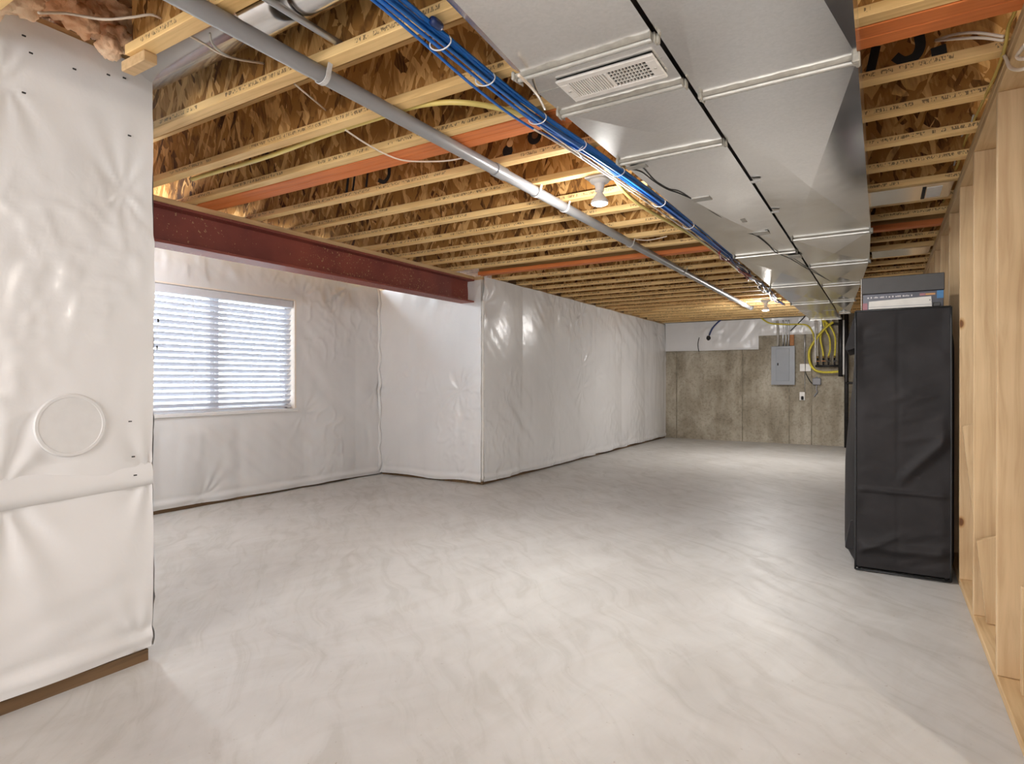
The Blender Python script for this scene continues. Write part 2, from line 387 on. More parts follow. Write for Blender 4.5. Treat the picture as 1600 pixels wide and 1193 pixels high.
DARK = plain('black_and_painted_shade', (.02, .02, .02), .9, 0, .1)  # black parts, and the painted shade behind the register
FABRIC = None
def fabric():
    m, N, L, b = newmat('black_nonwoven_fabric'); setp(b, (.016, .014, .0145), .66, 0, .32)
    t = tex(N, L, coords(N, L, (1, 1, 1)), 260, 2); bump(N, L, b, t, .18, .002)
    a = tex(N, L, coords(N, L), 3, 3); r = ramp(N, [(.3, (.009, .0075, .008)), (.7, (.018, .015, .0155))]); L.new(a, r.inputs[0]); L.new(r.outputs[0], b.inputs['Base Color'])
    return m
FABRIC = fabric()
PIPING = plain('black_piping', (.008, .008, .009), .5)
BOXDK = plain('dark_card', (.045, .042, .04), .5, 0, .1)
BOXPR = plain('printed_card_dark', (.035, .035, .055), .35, 0, .3, 14)
BOXWH = plain('white_card', (.62, .6, .56), .6, 0, .05)
PINKINS = None
def pink():
    m, N, L, b = newmat('pink_fiberglass'); setp(b, rough=.95, spec=.1)
    t = tex(N, L, coords(N, L, warp=.1), 5, 5, .6); r = ramp(N, [(.3, (.74, .38, .20)), (.5, (.92, .62, .40)), (.7, (.96, .78, .58))]); L.new(t, r.inputs[0]); L.new(r.outputs[0], b.inputs['Base Color'])
    f = tex(N, L, coords(N, L), 40, 4); bump(N, L, b, f, .6, .01); b.inputs['Subsurface Weight'].default_value = .0; return m
PINKINS = pink()
DRYWALL = plain('painted_wall', (.66, .64, .61), .7, 0, .03, 2)
GRAVEL = plain('pale_gravel', (.45, .43, .39), .9, 0, .3, 14)
GLASS, gN, gL, gb = newmat('window_glass')
_tr = gN.new('ShaderNodeBsdfTransparent'); _gl = gN.new('ShaderNodeBsdfGlossy'); _gl.inputs['Roughness'].default_value = .02
_fr = gN.new('ShaderNodeFresnel'); _fr.inputs[0].default_value = 1.45; _mx = gN.new('ShaderNodeMixShader')
gL.new(_fr.outputs[0], _mx.inputs[0]); gL.new(_tr.outputs[0], _mx.inputs[1]); gL.new(_gl.outputs[0], _mx.inputs[2])
gL.new(_mx.outputs[0], gN['Material Output'].inputs['Surface'])
BULB = emit('lit_bulb_face', (1, .96, .9), 14)

# ------------------------------------------------------------------ setting
XL, XW, XB, XS = -2.74, -5.66, -4.0, .39
YC, YF, YE = 1.405, 5.83, 12.80
ZC = 2.453
Y0, X1 = -4.2, 3.2
fl = MB().box((-5.95, Y0, -.1), (X1, YE + .25, 0)).build('floor', FLOOR); struct(fl)

def sheet(name, parent, o, eu, nrm, W, H, du=.016, z_low=.05, pinch=(), seed=0, billow=.012, sp=.6, hole=None, amp=1.0, diag=.5, top=None, hem=.02, ragged=.0):
    """draped film: o = lower corner at floor, eu = horizontal direction, nrm = out of the wall"""
    nu = int(W/du)+1; nv = int((H-z_low)/du)+1
    u = np.linspace(0, W, nu); v = np.linspace(0, 1, nv); Ug, Vg = np.meshgrid(u, v)
    low = z_low + ragged*(vnoise(Ug*2.2, Ug*0+.3, seed+5)-.5)*2
    Hg = H + 0*Ug if top is None else top(Ug)
    Vz = low + (Hg-low)*Vg
    d = billow*np.abs(np.sin(PI*Ug/sp))*(.5+vnoise(Ug*.9, Vz*.9, seed+1))
    d += amp*.022*fbm(Ug*1.1+3, Vz*1.1, seed+2, 3)
    ca, sa = math.cos(diag), math.sin(diag); a = Ug*ca+Vz*sa; b_ = -Ug*sa+Vz*ca
    wr = fbm(a*.9+fbm(Ug*1.5, Vz*1.5, seed+8, 2)*.8, b_*7, seed+3, 2); mask = sstep(.40, .75, vnoise(Ug*1.3+9, Vz*1.3, seed+4))
    d += amp*.034*wr*(.12+mask)
    wr2 = fbm(Ug*8+fbm(Ug*2, Vz*1.2, seed+9, 2)*2, Vz*1.0, seed+6, 2); mask2 = sstep(.45, .8, vnoise(Ug*1.1+29, Vz*1.1+4, seed+7))
    d += amp*.022*wr2*(.1+mask2)
    for (pu, pv, R, n, dep) in pinch:
        dx = Ug-pu; dz = Vz-pv; r = np.hypot(dx, dz); th = np.arctan2(dz, dx)
        d = d*(1-.85*np.exp(-(r/(R*.55))**2)) - dep*.35*np.exp(-(r/(R*.3))**2)
        d += dep*.26*np.exp(-r/(R*.5))*np.cos(n*th+3*np.sin(th*2+seed)+vnoise(Ug*4, Vz*4, seed+11)*3)*sstep(.004, .05, r)
    cr = 1-np.abs(fbm(Ug*6.5+fbm(Ug*3, Vz*3, seed+14, 2), Vz*5+2, seed+13, 3))*5; mask3 = sstep(.42, .72, vnoise(Ug*1.7+5, Vz*1.7, seed+15))
    d += amp*.0085*np.clip(cr, 0, 1)**2*(.10+mask3)
    # stapled hem near the floor
    d += .010*np.exp(-((Vz-low-hem*2.2)/.022)**2)*(.6+vnoise(Ug*4, Vz*0, seed+12)) - .004*np.exp(-((Vz-low-hem*4.5)/.02)**2)
    d = np.where(d > -.012, d, -.012+(d+.012)*.1) + .016
    if hole:
        y0, y1, z0, z1 = hole
        dist = np.maximum(np.maximum(y0-Ug, Ug-y1), np.maximum(z0-Vz, Vz-z1))
        d = .014 + (d-.014)*sstep(0, .22, dist)
    e = Vector(eu); n_ = Vector(nrm); O = Vector(o)
    P = np.stack([O[i]+e[i]*Ug+n_[i]*d+(Vz if i == 2 else 0) for i in range(3)], -1).reshape(-1, 3)
    fs = []
    flip = e.cross(Vector((0, 0, 1))).dot(n_) < 0
    for j in range(nv-1):
        for i in range(nu-1):
            if hole:
                uc = (u[i]+u[i+1])/2; zc = Vz[j, i]*.5+Vz[j+1, i]*.5
                if y0 < uc < y1 and z0 < zc < z1: continue
            q = (j*nu+i, j*nu+i+1, (j+1)*nu+i+1, (j+1)*nu+i); fs.append(q[::-1] if flip else q)
    m = bpy.data.meshes.new(name); m.from_pydata(P.tolist(), [], fs); m.materials.append(POLY); shade(m); m.update()
    return link(name, m, parent)
def staples(parent, pts, nrm):
    for p in pts:
        p = Vector(p); n = Vector(nrm)
        t = Vector((0, 0, 1)).cross(n)
        a = p - t*.006 - Vector((0, 0, .0025)); b = p + t*.006 + Vector((0, 0, .0025))
        MB().box(a, b + n*.004).build('staple', DARK, parent)

# left wall: furred corner of the foundation, wrapped in film
wl = MB().box((-5.9, -1.6, .05), (XL-.005, YC-.01, 2.47)).build('wall_left', DRYWALL); struct(wl)
sheet('plastic_sheet', wl, (XL, -1.6, 0), (0, 1, 0), (1, 0, 0), 1.6+YC+.012, 2.575, .014, .06,
      pinch=[(1.6+.884, .80, .5, 7, .05), (1.6+1.40, .82, .35, 6, .04), (1.6+1.30, 2.02, .35, 7, .022), (1.6+.9, 2.32, .3, 6, .02), (1.6+1.36, .10, .3, 5, .03)],
      seed=3, billow=.012, sp=.8, diag=.25, amp=.75)
# horizontal slack fold where two courses of film overlap
fz = MB()
us = np.linspace(-1.6, YC+.012, 160)
prof = []
for y in us:
    k = float(vnoise(np.array([y*3.1]), np.array([.2]), 21)[0]); top = .835 + .012*k - (1.444-y)*.012
    hgt = .055 + .03*k + max(0, 1.44-y)*.03
    prof.append([(XL-.01, y, top+.05), (XL+.014+.006*k, y, top+.01), (XL+.018+.008*k, y, top-hgt*.5), (XL+.017+.006*k, y, top-hgt), (XL-.006, y, top-hgt-.004)])
vs = [p for r in prof for p in r]; fs = []
for i in range(len(prof)-1):
    for k in range(4): fs.append((i*5+k, i*5+k+1, (i+1)*5+k+1, (i+1)*5+k)[::-1])
fz.add(vs, fs).build('plastic_fold', POLY, wl, True)
# film wrapped round the corner on the return
sheet('plastic_sheet', wl, (XL+.012, YC, 0), (-1, 0, 0), (0, 1, 0), 2.9, 2.45, .03, .06, seed=31, sp=.7)
MB().box((-5.6, -1.6, 0), (XL+.004, YC, .05)).build('sill_plate', DIRTYWOOD, wl)
MB().box((XL-.12, -1.6, 2.53), (XL+.004, YC-.02, 2.605)).build('top_plate', PLATE, wl)
staples(wl, [at(37, 56, x=XL+.03), at(48, 83, x=XL+.03), at(116, 108, x=XL+.03), at(169, 117, x=XL+.03), at(194, 122, x=XL+.03), at(37, 145, x=XL+.03), at(202, 212, x=XL+.03), at(203, 658, x=XL+.03), at(208, 713, x=XL+.03), at(211, 742, x=XL+.05)], (1, 0, 0))

# alcove wall with the window
WY0, WY1, WZ0, WZ1 = 2.70, 4.50, .91, 2.125
wa = MB()
wa.box((XW-.24, YC-.1, 0), (XW-.004, WY0, ZC)); wa.box((XW-.24, WY1, 0), (XW-.004, YF+.1, ZC))
wa.box((XW-.24, WY0, 0), (XW-.004, WY1, WZ0)); wa.box((XW-.24, WY0, WZ1), (XW-.004, WY1, ZC))
wa = wa.build('wall_alcove', DRYWALL); struct(wa)
sheet('plastic_sheet', wa, (XW, YC, 0), (0, 1, 0), (1, 0, 0), YF-YC-.01, 2.44, .017, .03,
      pinch=[(3.42-YC, .10, .35, 7, .035), (5.3-YC, 2.38, .5, 7, .05), (5.76-YC, 1.10, .4, 6, .03), (4.62-YC, .86, .4, 7, .03), (4.6-YC, 2.2, .3, 6, .03), (2.6-YC, .8, .4, 7, .03)],
      seed=11, billow=.02, sp=.8, hole=(WY0-YC, WY1-YC, WZ0, WZ1), diag=-.7, ragged=.02)
MB().box((XW-.1, YC, 0), (XW+.002, YF, .045)).build('sill_plate', DIRTYWOOD, wa)
mb = MB(); P = []
for k in range(26):
    z = .06+2.36*k/25; P.append((XW+.045+.012*math.sin(k*1.7), YF-.030-.010*math.sin(k*2.3+1), z))
mb.tube(P, [.016+.008*abs(math.sin(k*.9)) for k in range(26)], 8).build('corner_fold', POLY, wa, True)
# bump-out: front face and long side
wb = MB().box((-5.9, YF+.008, .04), (XB-.006, YE, ZC-.04)).build('wall_jog', DRYWALL); struct(wb)
sheet('plastic_sheet', wb, (XW+.01, YF, 0), (1, 0, 0), (0, -1, 0), XB-XW-.008, 2.40, .014, .03,
      pinch=[(-4.344-XW, 1.10, .5, 9, .055), (-4.344-XW, .09, .22, 6, .03), (.04, 1.1, .3, 5, .02), (.1, .12, .25, 6, .03)], seed=23, billow=.016, sp=.66, diag=1.2, ragged=.02)
sheet('plastic_sheet', wb, (XB, YF, 0), (0, 1, 0), (1, 0, 0), 9.03-YF, 2.44, .017, .03,
      pinch=[(2.75, 1.45, .5, 7, .05), (2.75, 1.12, .45, 7, .045), (2.85, .12, .3, 6, .03), (.35, .10, .25, 5, .02), (2.7, 2.25, .5, 7, .04), (.05, 2.14, .35, 5, .03)],
      seed=42, billow=.016, sp=.9, diag=-.75, ragged=.015)
sheet('plastic_sheet', wb, (XB-.006, 8.98, 0), (0, 1, 0), (1, 0, 0), YE-8.98-.01, 2.43, .022, .04,
      pinch=[(.12, 1.3, .35, 6, .03), (1.55, .10, .45, 7, .04), (.1, .1, .25, 5, .02), (3.3, 2.2, .5, 6, .04)], seed=57, billow=.03, sp=1.25, diag=-.5, ragged=.015)
MB().box((-5.6, YF+.004, 0), (XB-.004, YE-.01, .04)).build('sill_plate', DIRTYWOOD, wb)
MB().box((-5.6, YF+.01, ZC-.04), (XB-.01, YE-.01, ZC)).build('top_plate', PLATE, wb)
MB().box((XB-.03, YF-.016, .06), (XB+.016, YF+.03, 2.16), .006).build('corner_tape', WHITE, wb)

# far concrete wall
SEAM = plain('rough_form_seam', (.25, .22, .165), .9, 0, .3, 12)
wf = MB().box((-5.95, YE, -.05), (X1, YE+.22, 2.78)).build('wall_far', CONC); struct(wf)
for x in (-3.75, at(1160, 600, y=YE).x, -1.55, at(1268, 650, y=YE).x, .6):
    MB().box((x-.009, YE-.010, 0), (x+.009, YE+.01, 2.2)).build('form_seam', SEAM, wf)
for z in (.62, 1.62):
    MB().box((-4, YE-.002, z-.004), (.4, YE+.01, z+.004)).build('form_line', CONC, wf)
sheet('plastic_sheet', wf, (XB+.02, YE-.03, 0), (1, 0, 0), (0, -1, 0), -2.12-XB, 2.45, .025, 1.85, pinch=[(1.0, 2.1, .25, 5, .02), (1.75, 1.9, .3, 5, .03)], seed=71, billow=.02, sp=.6, diag=.9, hem=.0, ragged=.006)
sheet('plastic_sheet', wf, (-2.13, YE-.02, 0), (1, 0, 0), (0, -1, 0), 1.15, 2.45, .025, 2.115, seed=77, billow=.015, sp=.5, diag=.2, hem=.0)
# room shell behind the camera and to the right
wk = MB().box((-5.95, Y0-.12, 0), (X1, Y0, 2.78)).build('wall_back', DRYWALL); struct(wk)
we = MB().box((X1, Y0-.12, 0), (X1+.12, YE+.2, 2.78)).build('wall_east', DRYWALL); struct(we)
wo = MB().box((-6.0, Y0-.12, 0), (-5.9, -1.6, 2.78)).box((-5.95, -1.72, 0), (XL-.01, -1.6, 2.47)).build('wall_west', DRYWALL); struct(wo)

# stud wall on the right
studs_y = [2.20, 2.40, 3.075, 3.81, 4.46, 5.13, 5.87, 6.52, 7.2, 7.85, 8.5, 9.15, 9.8, 10.45, 11.1, 11.75, 12.4]
wr = MB().box((XS+.152, 2.2, 0), (XS+.165, YE-.01, ZC)).build('wall_right', DRYWALL); struct(wr)
MB().box((XS, 2.2, 0), (XS+.14, YE-.01, .038), .003).build('bottom_plate', PLATE, wr)
MB().box((XS, 2.2, ZC-.038), (XS+.14, YE-.01, ZC-.001), .003).build('top_plate', PLATE, wr)
MB().box((XS, 2.2, ZC-.076), (XS+.14, 5.4, ZC-.039), .003).build('top_plate', PLATE, wr)
MB().box((XS, 5.402, ZC-.076), (XS+.14, YE-.01, ZC-.039), .003).build('top_plate', PLATE, wr)
sm = MB().box((0, 0, 0), (.14, .038, ZC-.076-.038), .003).mesh('stud'); sm.materials.append(STUD)
for y in studs_y: link('stud', sm, wr, (XS+.001, y, .038))
# two boards leaning in the stud bays
for (yb_, pts) in ((4.30, ((1504, 666), (1522, 815))), (3.70, ((1526, 845), (1546, 1005)))):
    a_, b_ = [at(u, v, y=yb_) for u, v in pts]
    sl = (b_.x-a_.x)/(b_.z-a_.z); zb = .042; xb = a_.x+sl*(zb-a_.z)
    P = [(a_.x, yb_, a_.z), (min(a_.x+.09, XS+.146), yb_, a_.z+.035), (XS+.146, yb_, a_.z-.2), (XS+.146, yb_, zb), (min(xb, XS+.13), yb_, zb)]
    MB().prism(P, (0, .03, 0)).build('leaning_board', STUD, wr, recalc=True)
# ------------------------------------------------------------------ ceiling: subfloor + joists
ce = MB().box((-5.95, Y0-.1, 2.755), (X1+.1, YE+.2, 2.78)).build('ceiling', OSB_DARK); struct(ce)
FW = .0635
def joist_meshes(x0, x1):
    W = x1-x0
    a = MB().box((0, -FW/2, ZC), (W, FW/2, ZC+.038), .002).mesh('bottom_flange'); a.materials.append(FLANGE)
    b = MB().box((0, -.0055, ZC+.036), (W, .0055, 2.719)).mesh('web'); b.materials.append(OSB)
    c = MB().box((0, -FW/2, 2.717), (W, FW/2, 2.755)).mesh('top_flange'); c.materials.append(FLANGE)
    return a, b, c
def joist(x0, x1, yc, M):
    e = bpy.data.objects.new('joist', None); COL.objects.link(e); e.parent = ce; e.location = (x0, yc, 0)
    for nm, me in zip(('bottom_flange', 'web', 'top_flange'), M):
        o = bpy.data.objects.new(nm, me); COL.objects.link(o); o.parent = e
    return e
SQ = MB().box((0, -.019, ZC), (.089, .019, 2.717)).mesh('squash_block'); SQ.materials.append(PLATE)
def squash(e, x):
    o = bpy.data.objects.new('squash_block', SQ); COL.objects.link(o); o.parent = e; o.location = (x-e.location.x, .026, 0)
M_long = joist_meshes(-5.62, XS+.14); M_bump = joist_meshes(XB-.14, XS+.14); M_near = joist_meshes(-2.44, 1.9)
JY = {0: 1.233, 1: 1.652, 2: 2.075, 3: 2.425, 4: 2.935}
JOISTS = {}
for k in range(-3, 28):
    if k == 11: continue
    yfar = JY.get(k, 1.235+.42*k); yc = yfar-FW/2
    if k <= 0: e = joist(-2.44 if k == 0 else XL+.03, 1.9, yc, M_near)
    elif yfar < YF+.05: e = joist(-5.62, XS+.14, yc, M_long); squash(e, -4.27+.1)
    else: e = joist(XB-.14, XS+.14, yc, M_bump)
    JOISTS[k] = e
# header block that carries the near joist on the corner of the left wall
MB().box((-2.50, 1.185, ZC-.040), (-2.335, 1.235, ZC-.001), .003).build('end_block', PLATE, ce)
# laminated beams with orange painted faces
for (y0, y1, x0) in ((2.432, 2.51, -5.62), (2.512, 2.59, -5.62)):
    MB().box((x0, y0, ZC-.002), (XS+.14, y1, ZC+.245), .003).build('laminated_beam', ORANGE, ce)
e = bpy.data.objects.new('joist', None); COL.objects.link(e); e.parent = ce; e.location = (XB-.02, 5.855-.045, 0)
for nm, bb, mt in (('bottom_flange', ((0, -.045, ZC), (XS+.14-XB, .045, ZC+.04)), ORANGE), ('web', ((0, -.022, ZC+.04), (XS+.14-XB, .022, 2.755)), LVL)):
    o = MB().box(*bb).build(nm, mt); o.parent = e
# blocking between joists over the jog wall
for k in range(12, 27):
    ya = 1.235+.42*k
    MB().box((XB-.06, ya+.006, ZC), (XB-.02, ya+.42-FW-.006, ZC+.24), .003).build('blocking', PLATE if k % 3 else DIRTYWOOD, ce)
    MB().box((XB-.018, ya-.02, ZC), (XB+.05+.02*(k % 2), ya+.06, ZC+.03+.02*(k % 3)), .008).build('shim_block', PLATE, ce)

# spray-painted layout marks on one joist web
BLACKPAINT = plain('black_layout_paint', (.012, .011, .01), .8, 0, .3)
def stroke(pts, wd, yp):
    P = catmull([at(u, v, y=yp) for u, v in pts], 5) if len(pts) > 2 else [at(u, v, y=yp) for u, v in pts]
    vs = []; fs = []
    for i, p in enumerate(P):
        t = (P[min(i+1, len(P)-1)]-P[max(i-1, 0)]).normalized(); n = Vector((t.z, 0, -t.x))*wd/2
        vs += [p-n, p+n, p-n+Vector((0, .0015, 0)), p+n+Vector((0, .0015, 0))]
    for i in range(len(P)-1):
        a_ = i*4; b_ = a_+4; fs += [(a_, a_+1, b_+1, b_), (a_+2, b_+2, b_+3, a_+3), (a_, b_, b_+2, a_+2), (a_+1, a_+3, b_+3, b_+1)]
    return vs, fs
yp = 2.935-FW/2-.0055-.0018
sets = [[((541, 302), (545, 270))], [((551, 298), (555, 268))], [((572, 292), (575, 264))], [((608, 262), (607, 275), (600, 284), (591, 281))],
        [((1360, 112), (1369, 72))], [((1436, 55), (1438, 72), (1430, 88), (1412, 95), (1398, 88))], [((1466, 72), (1468, 86))]]
for s_, wd in zip(sets, (.022, .018, .018, .026, .034, .036, .05)):
    mb = MB()
    for st in s_: mb.add(*stroke(st, wd, yp))
    o = mb.build('spray_mark', BLACKPAINT, JOISTS[4], recalc=True); o.matrix_parent_inverse = Matrix.Translation(-Vector(JOISTS[4].location))
PLUGDARK = plain('stained_strand_board', (.16, .075, .025), .8, 0, .3, 60)
for (u, v, r0, r1, nm, mt, dy) in ((835, 213, .002, .044, 'spray_mark', BLACKPAINT, 0), (836, 211, .002, .020, 'wood_plug', PLUGDARK, -.002), (793, 236, .002, .034, 'spray_mark', BLACKPAINT, 0), (797, 224, .002, .021, 'wood_plug', FLANGE, -.002)):
    c = at(u, v, y=yp)
    o = MB().lathe((c.x, c.y+dy, c.z), [(r0, 0), (r1, 0), (r1, .0015), (r0, .0015)], 20, 'y').build(nm, mt, JOISTS[4], recalc=True)
    o.matrix_parent_inverse = Matrix.Translation(-Vector(JOISTS[4].location))

# ------------------------------------------------------------------ window
wn = MB()
xo, xi = XW-.20, XW-.11
for (y0, y1, z0, z1) in ((WY0, WY1, WZ0, WZ0+.05), (WY0, WY1, WZ1-.05, WZ1), (WY0, WY0+.05, WZ0, WZ1), (WY1-.05, WY1, WZ0, WZ1)):
    wn.box((xo, y0, z0), (xi, y1, z1), .004)
wn = wn.build('window_1', VINYL); struct(wn)
MB().box((xo+.01, 3.565, WZ0+.05), (xi-.005, 3.605, WZ1-.05), .004).build('meeting_stile', VINYL, wn)
MB().box((xo+.02, 3.612, WZ0+.05), (xi+.008, 3.655, WZ1-.05), .004).build('meeting_stile', VINYL, wn)
MB().box((xo+.04, WY0+.05, WZ0+.05), (xo+.046, 3.57, WZ1-.05)).build('pane', GLASS, wn)
MB().box((xo+.06, 3.63, WZ0+.05), (xo+.066, WY1-.05, WZ1-.05)).build('pane', GLASS, wn)
MB().box((XW-.12, WY1-.012, WZ0), (XW+.016, WY1+.012, WZ1), .003).build('jamb', TRIMWOOD, wn)
MB().box((XW-.12, WY0-.012, WZ0), (XW+.016, WY0+.012, WZ1), .003).build('jamb', TRIMWOOD, wn)
MB().box((XW-.12, WY0, WZ1-.004), (XW+.016, WY1, WZ1+.012), .003).build('head_jamb', TRIMWOOD, wn)
MB().box((XW-.12, WY0-.02, WZ0-.03), (XW+.030, WY1+.025, WZ0+.002), .004).build('stool', VINYL, wn)
og = MB().box((-40, -30, .3), (-6.0, 40, .55)).build('ground', GRAVEL); struct(og)
# blind
bl = thing('window_blind', 'white horizontal slat blind half open over the only window', 'blind', (XW-.04, 3.6, WZ0+.01))
MB().box((XW-.085, WY0+.02, WZ1-.085), (XW+.004, WY1-.02, WZ1-.006), .006).build('valance', SLAT, bl)
ns = 19; zz = np.linspace(WZ0+.075, WZ1-.125, ns)
ta = math.radians(43); hw = .027
vs = []; fs = []
prof = []
for k in range(6):
    s_ = -1+2*k/5; prof.append((s_*hw*math.cos(ta), s_*hw*math.sin(ta)+.004*(1-s_*s_)))
y0, y1 = WY0+.025, WY1-.028
for y in (y0, y1):
    for (x, z) in prof: vs.append((x, y, z))
    for (x, z) in prof: vs.append((x, y, z-.0028))
n6 = 6
for k in range(5):
    fs += [(k, 12+k, 12+k+1, k+1), (6+k, 6+k+1, 18+k+1, 18+k)]
fs += [(0, 6, 18, 12), (5, 17, 23, 11), tuple([0, 1, 2, 3, 4, 5, 11, 10, 9, 8, 7, 6]), tuple([12, 18, 19, 20, 21, 22, 23, 17, 16, 15, 14, 13])]
slm = MB().add(vs, fs).mesh('slat'); slm.materials.append(SLAT); slm.validate()
import bmesh
_b = bmesh.new(); _b.from_mesh(slm); bmesh.ops.recalc_face_normals(_b, faces=_b.faces); _b.to_mesh(slm); _b.free()
for z in zz:
    o = link('slat', slm, bl, (XW-.042, 0, z))
MB().box((XW-.065, y0, WZ0+.018), (XW-.018, y1, WZ0+.040), .004).build('bottom_rail', SLAT, bl)
for y in (2.86, 3.34, 3.98, 4.40):
    for dx in (-.066, -.017):
        MB().tube([(XW+dx, y, WZ0+.03), (XW+dx, y, WZ1-.08)], .0012, 5).build('ladder_cord', SLAT, bl)
for y in (2.99, 3.0):
    MB().tube([(XW-.008, y, WZ1-.09), (XW-.006, y, 1.55 if y < 2.995 else 1.80)], .0012, 5).build('pull_cord', SLAT, bl)
for z, y in ((1.54, 2.99), (1.79, 3.0)):
    MB().lathe((XW-.006, y, z-.03), [(.003, .035), (.007, .03), (.008, .005), (.006, 0)][::-1], 8).build('cord_tassel', DARK, bl, recalc=True)

# ------------------------------------------------------------------ steel beam
BX0, BX1, BZ0, BZ1 = -4.30, -4.10, 2.145, 2.413
sb = thing('steel_beam', 'dark red primed steel I-beam spanning above the window alcove', 'beam', (-4.2, 3.6, BZ0))
ya, yb = .95, YF-.02
MB().box((BX0, ya, BZ0), (BX1, yb, BZ0+.018), .002).build('bottom_flange', REDSTEEL, sb)
MB().box((BX0, ya, BZ1-.018), (BX1, yb, BZ1), .002).build('top_flange', REDSTEEL, sb)
MB().box((-4.207, ya, BZ0+.017), (-4.193, yb, BZ1-.017)).build('web', REDSTEEL, sb)
MB().box((BX0+.005, ya, BZ1+.001), (BX1-.004, yb, ZC-.001), .003).build('nailing_plate', PLATE, sb)

# ------------------------------------------------------------------ lamps
def bulb_lamp(x, y, label, mount):
    t = thing('ceiling_lamp', label, 'lamp', (x, y, ZC), 'bare bulb ceiling lamps')
    if mount: MB().box((x-.075, y-.06, ZC-.014), (x+.075, y+.06, ZC-.001), .004).build('mounting_box', WHITE, t)
    z = ZC-.016 if mount else ZC-.001
    MB().lathe((x, y, z), [(.058, 0), (.060, -.008), (.054, -.018), (.034, -.026), (.026, -.045), (.027, -.07), (.02, -.072)], 28).build('lampholder', WHITE, t, 40, True)
    MB().lathe((x, y, z-.070), [(.016, 0), (.020, -.012), (.034, -.034), (.050, -.058), (.052, -.070), (.050, -.074)], 28).build('bulb_body', WHITE, t, 40, True)
    MB().lathe((x, y, z-.142), [(.048, 0), (.047, -.006), (.036, -.011), (.015, -.013)], 28).build('bulb_face', BULB, t, True, True)
bulb_lamp(-1.46, 3.38, 'lit white disc bulb in a porcelain holder, the nearer of two', True)
bulb_lamp(-1.515, 9.80, 'small lit bulb close to the far wall beside the blue cables', True)

# ------------------------------------------------------------------ pipes under the joists
pp = thing('vent_pipe', 'long grey plastic pipe strapped under the joists, running to the far wall', 'pipe', (-1.872, 5, 2.42))
MB().tube([(-1.872, -1.0, 2.419), (-1.872, 5.0, 2.419), (-1.85, 10.4, 2.419)], .032, 20).build('pipe_run', PVC, pp, 40)
MB().tube([(-1.85, 10.38, 2.419), (-1.85, 10.5, 2.42), (-1.85, 10.56, 2.45), (-1.85, 10.58, 2.52)], .037, 16, 4).build('elbow', PVC, pp, 40)
for y in (2.845, 9.0): MB().tube([(-1.872+.004*(y > 5), y, 2.419), (-1.872+.004*(y > 5), y+.11, 2.419)], .037, 20).build('coupling', PVC, pp, 40)
for y in (1.62, 3.32, 3.72, 4.99, 6.6, 8.3, 9.9):
    x = -1.872+(.022*(y-5)/5.4 if y > 5 else 0); mb = MB()
    pts = [(x-.045, y, ZC-.001)] + [(x+.0345*math.cos(a), y, 2.419+.0345*math.sin(a)) for a in np.linspace(PI, 2*PI, 13)] + [(x+.045, y, ZC-.001)]
    vs = []; fs = []
    for i, p in enumerate(pts):
        c = Vector((x, y, 2.419)); r_ = (Vector(p)-c).normalized()*.003
        for dy in (-.011, .011): vs += [Vector(p)+Vector((0, dy, 0)), Vector(p)+r_+Vector((0, dy, 0))]
    for i in range(len(pts)-1):
        a_ = i*4; fs += [(a_, a_+4, a_+6, a_+2), (a_+1, a_+3, a_+7, a_+5), (a_, a_+1, a_+5, a_+4), (a_+2, a_+6, a_+7, a_+3)]
    mb.add(vs, fs).build('pipe_strap', STRAP, pp, recalc=True)
tag(MB().tube([(-1.765, -.8, 2.506), (-1.765, 1.625, 2.506)], .0135, 14).build('electrical_conduit', EMT, None, 40), 'short thin grey conduit passing through joist webs above the big pipe', 'conduit')
# round duct in the joist bay
rd = thing('round_duct', 'shiny round sheet-metal duct lying in a joist bay above the left wall', 'duct', (-1.9, 1.42, 2.5))
ry, rz, rr_ = 1.425, 2.622, .100
MB().lathe((-2.80, ry, rz), [(rr_-.004, 0), (rr_, .01), (rr_, .78), (rr_+.004, .785), (rr_+.004, .80), (rr_, .805), (rr_, 1.55), (rr_+.004, 1.555), (rr_+.004, 1.57), (rr_, 1.575), (rr_, 2.0)], 40, 'x').build('duct_pipe', GALV2, rd, 40, True)

# ------------------------------------------------------------------ trunk ducts
DZ0, DZ1 = 2.25, 2.442
def trunk(t, ys, xl, xr, sag=.020):
    """sections between ys; xl(y), xr(y) give the edges; the bottom of each is cross-broken"""
    for i in range(len(ys)-1):
        a_, b_ = ys[i]+.004, ys[i+1]-.004
        P = [(xl(a_), a_), (xr(a_), a_), (xr(b_), b_), (xl(b_), b_)]
        cx = sum(p[0] for p in P)/4; cy = (a_+b_)/2
        s_ = sag*(1 if (b_-a_) > .5 else .2)*random.uniform(.7, 1.2)
        vs = [(x, y, DZ0) for x, y in P]+[(x, y, DZ1) for x, y in P]+[(cx, cy, DZ0-s_)]
        fs = [(0, 8, 1)[::-1], (1, 8, 2)[::-1], (2, 8, 3)[::-1], (3, 8, 0)[::-1], (4, 5, 6, 7), (0, 1, 5, 4), (1, 2, 6, 5), (2, 3, 7, 6), (3, 0, 4, 7)]
        MB().add(vs, fs).build('duct_section', GALV, t, recalc=True)
